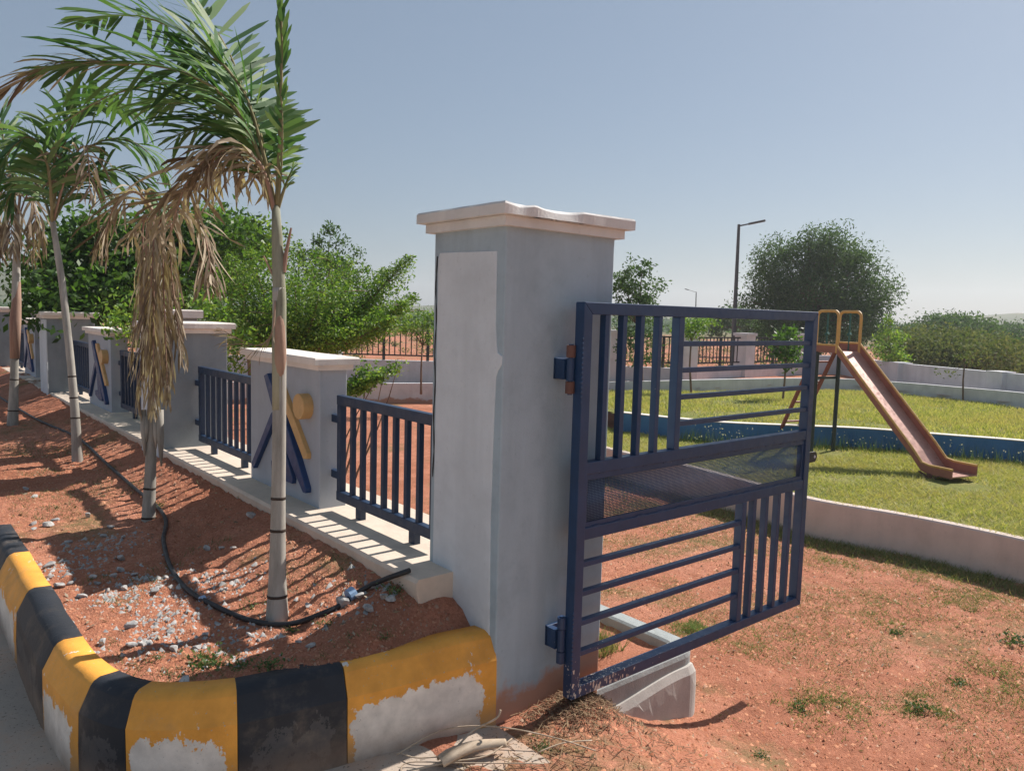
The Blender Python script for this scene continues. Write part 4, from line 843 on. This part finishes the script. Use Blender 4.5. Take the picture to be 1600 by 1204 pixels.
frond(p2, PP([(250, 350, 0), (285, 330, -.1), (320, 370, -.1), (330, 440, -.1)], D2), 24, 0.245, 45, 1.6, .016, 'palmbrown', wind=(.05, 0, -.5), petiole=.2, curl=0.75, rach='sheathbr', name='dead_frond')
# palm 3 (leaning)
D3 = 6.08
b0 = P(122, 725, D3); p3 = empty('palm_tree', b0, 'leaning green palm between the dead palm and the leftmost palm', 'palm', PG)
trunk_rings(p3, PP([(122, 735, 0), (121, 715, 0), (117, 640, 0), (110, 560, 0), (97, 440, 0), (82, 345, 0)], D3), [.044, .037, .032, .029, .028, .027, .026, .024, .02], [.21, .29, .375])
for pth, n_, l_, dr_ in [([(82, 350, 0), (95, 240, 0), (130, 175, 0), (180, 160, .1), (225, 200, .2)], 34, .55, .7), ([(82, 350, 0), (110, 260, .1), (160, 220, .2), (215, 225, .3), (262, 275, .4)], 34, .55, .6),
                         ([(82, 350, 0), (85, 250, -.1), (105, 180, -.1), (150, 150, -.1), (85, 165, 0)][:4], 30, .5, .5), ([(82, 350, 0), (120, 285, .2), (180, 265, .3), (230, 290, .4), (250, 330, .4)], 34, .5, .7),
                         ([(82, 350, 0), (75, 260, -.2), (50, 215, -.3), (20, 230, -.4), (-10, 280, -.4)], 30, .5, .8), ([(82, 350, 0), (60, 290, .2), (30, 280, .2), (5, 330, .2)], 26, .45, .9), ([(82, 350, 0), (100, 300, .2), (130, 280, .3), (110, 330, .3)][:3]+[(165, 300, .4)], 24, .45, .9)]:
    frond(p3, PP(pth, D3), n_, l_*.62, 55, dr_, .034, wind=(-.35, .25, 0), petiole=.22, rr=.013, nseg=5)
frond(p3, PP([(82, 350, 0), (110, 255, -.1), (135, 230, -.15), (140, 300, -.2)], D3), 16, 0.252, 50, 1.5, .018, 'palmbrown', wind=(-.2, .1, -.5), petiole=.3, curl=0.60, rach='sheathbr', name='dead_frond')
# palm 4 (left edge)
D4 = 7.74
b0 = P(20, 668, D4); p4 = empty('palm_tree', b0, 'leftmost palm with a dry brown skirt, at the edge of the photo', 'palm', PG)
trunk_rings(p4, PP([(20, 676, 0), (20, 655, 0), (22, 600, 0), (24, 500, 0), (26, 400, 0), (30, 330, 0)], D4), [.055, .045, .038, .036, .036, .038, .036, .03, .022], [.10, .24])
b = MB(); b.tube(PP([(23, 560, -.01), (24, 500, -.01), (26, 470, 0), (30, 440, 0)], D4), [.042, .052, .042, .014], 12); b.build('old_sheath', M['sheathbr'], p4, smooth=True)
for pth in ([(28, 340, 0), (10, 250, 0), (0, 190, 0), (-20, 150, 0)], [(28, 340, 0), (40, 260, 0), (75, 230, .1), (110, 260, .2)], [(28, 340, 0), (0, 270, -.1), (-40, 240, -.2), (-80, 260, -.3)]):
    frond(p4, PP(pth, D4), 28, 0.300, 50, .4, .03, wind=(-.3, .2, .1), petiole=.2, rr=.014)
for pth in ([(28, 345, 0), (10, 290, 0), (-5, 330, 0), (-5, 400, 0)], [(28, 345, 0), (30, 280, -.1), (15, 300, -.1), (20, 390, -.15)], [(28, 345, 0), (45, 300, 0), (55, 340, 0), (50, 400, 0)]):
    frond(p4, PP(pth, D4), 24, 0.288, 40, 1.6, .024, 'palmbrown', wind=(-.1, .05, -.5), petiole=.2, curl=0.60, rach='sheathbr', name='dead_frond')
# palm 5 beyond, faint
# ------------------------------------------------------------------ hose on the bed
def onbed(x, y, h=0): return U([x, y, float(bedz(x, y))+h])
hp = spline([onbed(x, y, .012) for x, y in ((-.58, 9.5), (-.52, 6.9), (-.43, 5.4), (-.47, 4.2), (-.50, 3.2), (-.53, 2.45), (-.66, 2.0), (-.75, 1.55), (-.775, 1.2), (-.74, .95), (-.66, .70), (-.55, .575), (-.42, .535), (-.33, .545))], 6)
hp = np.array([U([q[0], q[1], float(bedz(q[0], q[1]))+.010]) for q in hp])
for _ in range(6): hp[1:-1, 2] = (hp[:-2, 2]+hp[1:-1, 2]+hp[2:, 2])/3; tail = [U([-.25, .52, .46]), U([-.215, .45, .50]), U([-.17, .36, .548])]
b = MB(); b.tube(np.vstack([hp, tail]), .0115, 8); h = b.build('irrigation_hose', M['hose'], smooth=True); tag(h, 'black irrigation hose winding past the palm feet onto the plinth', 'hose')
b = MB(); q = hp[-28]; b.tube([q-U([.008, 0, 0]), q+U([.01, .006, .0])], .0165, 10); o = b.build('hose_clip', M['lightblue'], h) if False else b.build('hose_clip', M['lightblue'], None)
o.parent = h; o.location = o.location-h.location
b = MB(); q = hp[-2]; b.tube([q-U([.01, .0, -.01]), q+U([.02, .004, .02])], .026, 12); o = b.build('hose_joint', M['lightblue'], None); o.parent = h; o.location = o.location-h.location
# ------------------------------------------------------------------ stones
def rock(seed, n=1):
    r_g = np.random.default_rng(seed); v = []
    import bmesh
    bm = bmesh.new(); bmesh.ops.create_icosphere(bm, subdivisions=2, radius=1.)
    pl = [(_n(r_g.normal(size=3)), r_g.uniform(.35, .72)) for _ in range(10)]
    for w in bm.verts:
        c = U(w.co)
        for nn_, dd in pl:
            e = c.dot(nn_)-dd
            if e > 0: c = c-nn_*e
        w.co = Vector(c*U([1, .8, .6]))
    me = bpy.data.meshes.new('stone'); bm.to_mesh(me); bm.free(); me.materials.append(M['stone']); return me
rocks = [rock(s) for s in range(6)]
placed = []
stone_px = [(74, 884, .032, .33), (76, 900, .022, .33), (90, 912, .03, .33), (110, 905, .02, .33), (125, 930, .028, .33), (145, 902, .022, .33), (150, 910, .02, .33), (167, 922, .022, .33), (178, 897, .024, .33), (190, 888, .022, .33), (212, 893, .02, .33), (195, 915, .022, .33), (240, 922, .022, .33), (86, 806, .03, .34), (78, 815, .035, .34), (50, 812, .028, .34), (52, 820, .022, .34), (137, 804, .03, .34), (175, 822, .025, .34), (192, 836, .022, .34), (163, 834, .022, .34), (105, 842, .025, .34),
            (155, 1045, .028, .33), (160, 1002, .026, .33), (208, 1003, .024, .33), (222, 1000, .018, .33), (235, 1000, .018, .33), (203, 975, .028, .33), (265, 983, .022, .33), (272, 1007, .024, .33), (290, 1053, .026, .33), (308, 1003, .018, .33), (322, 985, .018, .33), (390, 982, .014, .34), (393, 835, .034, .36), (190, 872, .03, .33), (245, 918, .018, .33), (305, 922, .014, .33), (345, 865, .02, .35), (325, 862, .022, .35), (365, 870, .02, .35),
            (535, 950, .04, .38), (560, 945, .028, .38), (585, 940, .026, .38), (598, 957, .026, .38), (612, 960, .028, .38), (578, 965, .03, .38), (530, 962, .016, .38), (480, 942, .02, .38), (485, 1002, .02, .36), (465, 990, .016, .36), (255, 868, .014, .33), (262, 900, .016, .33), (338, 1010, .018, .34), (55, 770, .03, .35), (40, 758, .022, .35)]
looks = ['white angular', 'grey flat', 'pale chipped', 'grey angular', 'off-white rounded']
wheres = [(0, 'near the left kerb'), (130, 'in the rubble patch between kerb and dead palm'), (250, 'on the bed below the hose curve'), (350, 'between the hose and the front palm'), (450, 'right of the front palm foot'), (560, 'beside the hose end near the pillar')]
for i, (px, py, s, z) in enumerate(stone_px):
    dvec = RM.T@np.array([px-CX, py-CY, F]); t = (z-CAM[2])/dvec[2]; q = CAM+t*dvec
    o = bpy.data.objects.new('stone', rocks[i % 6]); COL.objects.link(o); zz = float(bedz(q[0], q[1])) if q[0] < -.19 or q[1] < .28 else .53; s *= 1.2
    o.location = (q[0], q[1], zz+s*.25); o.scale = (s, s, s); o.rotation_euler = (rng.uniform(-.4, .4), rng.uniform(-.4, .4), rng.uniform(0, 6.28))
    wh = [w for a, w in wheres if px >= a][-1]; size = 'large' if s > .029 else ('middle-sized' if s > .021 else 'small')
    tag(o, f'{size} {looks[i % 5]} stone {wh}', 'stone', f'{size} stones {wh}')
def scatter(n, f, smin, smax, mesh_name, mat, label):
    V = []; 
    tet = np.array([[1, 0, -.5], [-.6, .9, -.4], [-.6, -.9, -.4], [0, 0, .8]]); F3 = [(0, 1, 3), (1, 2, 3), (2, 0, 3)]
    x, y, z = f(n); s = smin*(smax/smin)**(rng.random(len(x))**2.2); ang = rng.uniform(0, 6.28, len(x)); out = []
    ca, sa = np.cos(ang), np.sin(ang); base = np.stack([x, y, z], 1); v4 = []
    for k in range(4):
        tx, ty, tz = tet[k]; jx = tx+rng.uniform(-.35, .35, len(x)); jy = ty+rng.uniform(-.35, .35, len(x)); v4.append(base+np.stack([(jx*ca-jy*sa)*s, (jx*sa+jy*ca)*s, (tz+rng.uniform(-.3, .2, len(x)))*s*.8], 1))
    v4 = np.stack(v4, 1)   # n,4,3
    me = bpy.data.meshes.new(mesh_name); N_ = len(x); me.vertices.add(N_*4); me.vertices.foreach_set('co', v4.reshape(-1).astype(np.float32))
    idx = (np.arange(N_)[:, None, None]*4+np.array(F3)[None]).reshape(-1).astype(np.int32); me.loops.add(len(idx)); me.loops.foreach_set('vertex_index', idx)
    me.polygons.add(N_*3); me.polygons.foreach_set('loop_start', np.arange(0, N_*9, 3, dtype=np.int32)); me.polygons.foreach_set('loop_total', np.full(N_*3, 3, dtype=np.int32))
    me.materials.append(M[mat]); me.update(calc_edges=True); o = bpy.data.objects.new(mesh_name, me); COL.objects.link(o); tag(o, label, 'gravel', kind='stuff'); return o
def f_bed(n):
    y = .08+rng.random(n)**1.6*7; x = rng.uniform(-1.29, -.07, n); k = inside(_in, x, y); x, y = x[k], y[k]; return x, y, bedz(x, y)
scatter(52000, f_bed, .0022, .011, 'soil_crumbs', 'crumb', 'loose red crumbs and grit all over the roadside bed')
def f_rub(n):
    c = np.array([(-1.02, 1.35), (-.9, 1.05), (-.85, 1.5), (-1.0, .8), (-.75, .62), (-1.1, 1.9), (-.65, 1.2), (-.9, 2.2), (-.25, .52)]); k = rng.integers(0, len(c), n); x = c[k, 0]+rng.normal(size=n)*.11; y = c[k, 1]+rng.normal(size=n)*.12
    m = inside(_in, x, y) & (x < -.2); return x[m], y[m], bedz(x[m], y[m])
scatter(1500, f_rub, .007, .024, 'rubble', 'stone', 'small pale rubble chips strewn among the larger stones on the bed')
def f_gr(n):
    x = rng.uniform(.0, 4.7, n); y = rng.uniform(-1.6, 2.6, n); m = ~((x < 1.34) & (y > -.04)) ; x, y = x[m], y[m]; return x, y, gz(x, y)
scatter(50000, f_gr, .003, .019, 'path_crumbs', 'crumb', 'loose red grit over the ground in front of and behind the gate')
def f_hb(n):
    x, y, z = f_gr(n); return x, y, z-.004
scatter(420, f_hb, .012, .034, 'half_buried_stones', 'crumb', 'half buried earthy stones and clods over the path ground')
def f_hc(n):
    x, y, z = f_bed(n); return x, y, z-.003
scatter(380, f_hc, .010, .026, 'bed_clods', 'crumb', 'larger reddish clods lying on the roadside bed')
def litter(n, f, name, label):
    x, y, z = f(n); c = np.stack([x, y, z+.006], 1); q = leaf_quads(c, .03, .35, .8); o = quads(name, q, M['palmbrown']); tag(o, label, 'litter', kind='stuff')
litter(420, f_bed, 'leaf_litter', 'dry brown leaf scraps lying on the roadside bed'); litter(520, f_gr, 'path_litter', 'dry leaf scraps lying over the red path ground')
# ------------------------------------------------------------------ grass, weeds, straw
def blades(n, f, hmin, hmax, w, lean, name, mat, label, kind='stuff', parent=None, cat='grass'):
    x, y, z = f(n); n = len(x); h_ = rng.uniform(hmin, hmax, n); a = rng.uniform(0, 6.28, n); l = rng.uniform(.2, 1, n)*lean*h_; b_ = rng.uniform(0, 6.28, n)
    p = np.stack([x, y, z-.004], 1); s = np.stack([np.cos(a)*w, np.sin(a)*w, 0*a], 1); t = p+np.stack([np.cos(b_)*l, np.sin(b_)*l, h_], 1)
    o = quads(name, np.stack([p-s, p+s, t], 1), M[mat], parent)
    if parent is None: tag(o, label, cat, kind=kind)
    return o
def in_vis(x, y): return True
def f_l(n):
    x = rng.uniform(4.8, 9.2, n); y = rng.uniform(-3, 6.3, n); m = inside(lower_poly, x, y) & (vn(x, y, 1.3)+.6*vn(x, y, 4)+.5*rng.random(n) > -.02) & (np.hypot((x-6.75)/.55, (y-.8)/.45) > .5+.6*rng.random(n)) & (np.hypot((x-7.45)/.5, (y-2.5)/.35) > .3+.6*rng.random(n)); x, y = x[m], y[m]; return x, y, lz(x, y)
blades(230000, f_l, .012, .055, .0045, 2.0, 'lawn_grass', 'grass', 'short sunlit yellow green grass of the near lawn')
def f_u(n):
    x = rng.uniform(6.9, 15.2, n); y = rng.uniform(-3, 9, n); m = inside(upper_poly, x, y) & (vn(x, y, .9)+.6*vn(x, y, 3)+.5*rng.random(n) > .04); x, y = x[m], y[m]; return x, y, uz(x, y)
blades(130000, f_u, .03, .08, .008, 1.2, 'upper_lawn_grass', 'grass', 'yellow green grass of the upper lawn above the blue wall')
def f_p(n):
    x = rng.uniform(1.2, 4.85, n); y = rng.uniform(-2.4, 4, n); den = vn(x, y, 1.1)+.6*vn(x, y, 3.5)+.30*sm((x-3.2)/1.5)+.12*sm((-.3-y)/1.) ; m = den > .17+.16*rng.random(n); x, y = x[m], y[m]; return x, y, gz(x, y)
def f_q(n):
    c = np.array([(1530, 945, .30, .10), (1370, 960, .30, .16), (1290, 1105, .20, .07), (1440, 1105, .12, .05), (1090, 985, .14, .07), (1480, 900, .35, .12), (1180, 1000, .22, .08), (1300, 870, .3, .12), (1060, 1190, .12, .05), (990, 1180, .10, .04), (1120, 1150, .10, .05), (1560, 1060, .25, .10)]); k = rng.integers(0, len(c), n); x = np.zeros(n); y = np.zeros(n)
    for i, (px, py, sx, sy) in enumerate(c):
        d_ = RM.T@np.array([px-CX, py-CY, F]); q = CAM+(-.38-CAM[2])/d_[2]*d_; m = k == i; u = rng.normal(size=m.sum())*sx*.7; v = rng.normal(size=m.sum())*sx*.6; x[m] = q[0]+u; y[m] = q[1]+v
    m = (vn(x, y, 6)+.6*vn(x, y, 17)+.3*rng.random(n) > .05) & (x > 1.36) & (x < 4.8); x, y = x[m], y[m]; return x, y, gz(x, y)
blades(34000, f_q, .006, .028, .0026, 2.4, 'grass_patches', 'creepgreen', 'green creeping grass patches on the red earth by the lawn wall')
blades(120000, f_p, .006, .026, .0026, 2.6, 'path_grass', 'creep', 'sparse creeping grass over the red earth right of the gate')
def f_e(n):
    i = rng.integers(0, len(lowp), n); x = lowp[i, 0]-.16+rng.normal(size=n)*.10; y = lowp[i, 1]+rng.uniform(-.15, .15, n); m = x < lowp[i, 0]-.0; x, y = x[m], y[m]; return x, y, gz(x, y)
blades(16000, f_e, .02, .07, .0035, 1.5, 'wall_foot_grass', 'creep', 'darker grass growing along the foot of the low lawn wall')
def f_c(n):
    x = rng.uniform(.62, 1.25, n); y = rng.uniform(.11, .9, n); m = (vn(x, y, 5) > -.08) & (y > .25); x, y = x[m], y[m]; return x, y, pzf(x, y)
blades(5200, f_c, .04, .13, .003, .8, 'pocket_grass', 'creep', 'green grass tufts inside the concrete corner wall')
def f_b2(n):
    x = rng.uniform(-1.2, -.1, n); y = rng.uniform(.2, 6, n); m = inside(_in, x, y) & (x < -.2) & (vn(x, y, 2.6)+.5*vn(x, y, 7) > .22); x, y = x[m], y[m]; return x, y, bedz(x, y)
blades(16000, f_b2, .01, .035, .0018, 1.8, 'bed_grass', 'weed', 'thin dry creeping grass on the roadside bed')
# white seed heads in front of the blue wall
def f_w(n):
    i = rng.integers(8, len(bluep)-14, n); x = bluep[i, 0]-.16+rng.normal(size=n)*.10; y = bluep[i, 1]-.14+rng.normal(size=n)*.12; return x, y, lz(x, y)
blades(1200, f_w, .08, .24, .003, .5, 'tall_weeds', 'weed', 'tall thin weeds along the foot of the blue wall')
x, y, z = f_w(150); q = np.stack([x, y, z+rng.uniform(.05, .26, len(x))], 1); o = quads('seed_heads', leaf_quads(np.repeat(q, 3, 0)+rng.normal(size=(len(q)*3, 3))*.004, .014, .7), M['flower']); tag(o, 'white fluffy seed heads speckling the front of the blue wall', 'weeds', kind='stuff')
# single weed plants
def weed(px, py, z, r0, n, lb, lf='weed', ground_f=None):
    dvec = RM.T@np.array([px-CX, py-CY, F]); t = (z-CAM[2])/dvec[2]; q = CAM+t*dvec; q[2] = float((ground_f or bedz)(q[0], q[1]))
    r = empty('weed', q, lb, 'weed', 'small weeds on the ground'); pts = q+np.abs(rng.normal(size=(n, 3)))*U([1, 1, .6])*r0*np.where(rng.random((n, 3)) < .5, -1, 1)*U([1, 1, 1]); pts[:, 2] = q[2]+np.abs(pts[:, 2]-q[2])
    quads('leaves', leaf_quads(pts, r0*.55, .5), M[lf], r); b = MB(); branches(b, q, [pts[k] for k in range(5)], .0018, 4); b.build('stem', M['weed'], r)
for w in [(423, 1040, .33, .028, 130, 'leafy green weed beside the black kerb stone'), (325, 1027, .33, .04, 160, 'dark grey green weed below the rubble, left of the leafy one'), (375, 1035, .33, .024, 80, 'low weed between two larger weeds near the kerb'), (395, 948, .34, .022, 90, 'small dark weed touching the hose left of the front palm'), (455, 980, .34, .02, 70, 'small weed under the hose right of the front palm'),
          (510, 975, .36, .022, 70, 'trailing weed below the hose end'), (600, 1000, .36, .018, 40, 'tiny weed above the worn yellow kerb stone'), (245, 1022, .33, .018, 50, 'small weed left of the grey green one'), (262, 1040, .33, .016, 40, 'tiny weed just above the yellow kerb stone'), (620, 945, .40, .03, 110, 'dark clump by the foot of the gate pillar'), (85, 790, .34, .02, 50, 'dry dark weed standing in the sunlit patch'), (250, 800, .34, .022, 60, 'dark weed at the foot of the dead palm')]:
    weed(*w)
weed(848, 1165, 0, .022, 60, 'small bright green weed among the straw at the pillar foot', 'weed', gz)
for w in [(1085, 970, .02), (1250, 1100, .03), (1440, 1105, .035), (1190, 1180, .02), (1590, 1000, .05), (1400, 985, .03), (1500, 1060, .03)]:
    weed(w[0], w[1], -.36, w[2], 120, {1085: 'tuft growing outside the corner wall near the gate divider', 1250: 'green tuft on the earth below the gate latch stile', 1440: 'spreading green weed at lower right', 1190: 'low weed at the bottom edge right of the corner wall', 1590: 'broad leaved green weed at the right edge', 1400: 'green weed below the lawn wall', 1500: 'flat green weed patch right of centre on the earth'}[w[0]], 'weed', gz)
# straw heap at the pillar foot
def straw(n, f, ln, name, label, lift=.02):
    x, y, z = f(n); n = len(x); b = MB(); p = np.stack([x, y, z+rng.uniform(0, lift, n)], 1); d = rand_dirs(n)*U([1, 1, .28]); l = rng.uniform(.3, 1, n)[:, None]*ln; s = np.cross(d, [0, 0, 1.]); s /= np.linalg.norm(s, axis=1)[:, None]+1e-9; s = s*.0016
    o = quads(name, np.stack([p-d*l-s, p-d*l+s, p+d*l+s, p+d*l-s], 1), M['dryg']); tag(o, label, 'straw', kind='stuff')
def f_s(n): x = .36+rng.normal(size=n)*.12; y = -.09+rng.normal(size=n)*.08; m = (y < -.01); x, y = x[m], y[m]; return x, y, gz(x, y)
straw(1500, f_s, .035, 'dry_grass_heap', 'heap of dry matted grass against the foot of the gate pillar')
def f_s2(n): x = rng.uniform(-.4, .75, n); y = -.12-np.abs(rng.normal(size=n))*.25; return x, y, gz(x, y)
straw(650, f_s2, .05, 'straw_litter', 'loose straw and twigs littering the ground below the kerb and pillar', .008)
# curled dry bark and twigs
def gp_(px, py, z=0.0):
    dvec = RM.T@np.array([px-CX, py-CY, F]); t = (z-CAM[2])/dvec[2]; return CAM+t*dvec
bk = spline([gp_(688, 1185, .03), gp_(710, 1172, .045), gp_(745, 1160, .05), gp_(790, 1156, .045)], 8); V = []; n = len(bk)
for j, q in enumerate(bk):
    t = _n(bk[min(j+1, n-1)]-bk[max(j-1, 0)]); l = _n(np.cross(t, [0, 0, 1])); u2 = np.cross(l, t); rr = .026*(1-.55*abs(j/(n-1)-.25))
    for k in range(9): an = math.radians(-20+k*27.5); V.append(q+l*rr*math.cos(an)+u2*rr*math.sin(an)*.8-U([0, 0, .012]))
b = MB(); b.add(V, [(j*9+k, j*9+k+1, (j+1)*9+k+1, (j+1)*9+k) for j in range(n-1) for k in range(8)]); o = b.build('bark_curl', M['driedwood'], smooth=True); o.modifiers.new('t', 'SOLIDIFY').thickness = .004; tag(o, 'curled pale piece of dry bark lying at the pillar foot', 'bark')
tw = [([(715, 1165, .04), (740, 1140, .07), (775, 1122, .12), (782, 1108, .15)], .004, 'pale bent twig rising against the kerb by the pillar'), ([(635, 1204, .01), (700, 1190, .02), (760, 1180, .03), (800, 1153, .04)], .003, 'long thin straw stalk crossing the bark piece'), ([(620, 1178, .01), (690, 1140, .04), (770, 1134, .06), (860, 1150, .04), (930, 1172, .02)], .0025, 'long dark twig arching in front of the pillar foot'),
      ([(625, 1175, .01), (650, 1183, .015), (690, 1181, .02)], .0025, 'short pale twig left of the bark piece'), ([(625, 1204, .0), (640, 1190, .01), (720, 1191, .02), (850, 1192, .01)], .0022, 'lowest straw stalk along the bottom of the photo'), ([(840, 1175, .02), (880, 1160, .03), (925, 1156, .02)], .0025, 'pale straw stalk right of the small green weed')]
for pth, rd, lb in tw:
    b = MB(); b.tube(spline([gp_(*q) for q in pth], 5), rd, 6); o = b.build('twig', M['driedwood'], smooth=True); tag(o, lb, 'twig', 'dry twigs at the pillar foot')
# concrete drain lid left
b = MB(); q = P(5, 650, 8.3); b.box(-1.25, -.86, 7.6, 8.2, .40, .46); o = b.build('concrete_lid', M['concrete'], None, .01); tag(o, 'pale concrete lid on the bed left of the leftmost palm', 'slab')

# ------------------------------------------------------------------ hazy air
b = MB(); b.box(-420, 720, -420, 720, -9, 32); hz = b.build('haze', bpy.data.materials.new('haze_air')); tag(hz, 'thin pale haze over the whole place', 'haze', kind='stuff')
hmz = hz.data.materials[0]; hmz.use_nodes = True; hmz.node_tree.nodes.clear(); ov = hmz.node_tree.nodes.new('ShaderNodeOutputMaterial'); pv = hmz.node_tree.nodes.new('ShaderNodeVolumePrincipled')
pv.inputs['Color'].default_value = (.86, .90, .95, 1); pv.inputs['Density'].default_value = .0011; pv.inputs['Anisotropy'].default_value = .3; hmz.node_tree.links.new(pv.outputs[0], ov.inputs['Volume'])
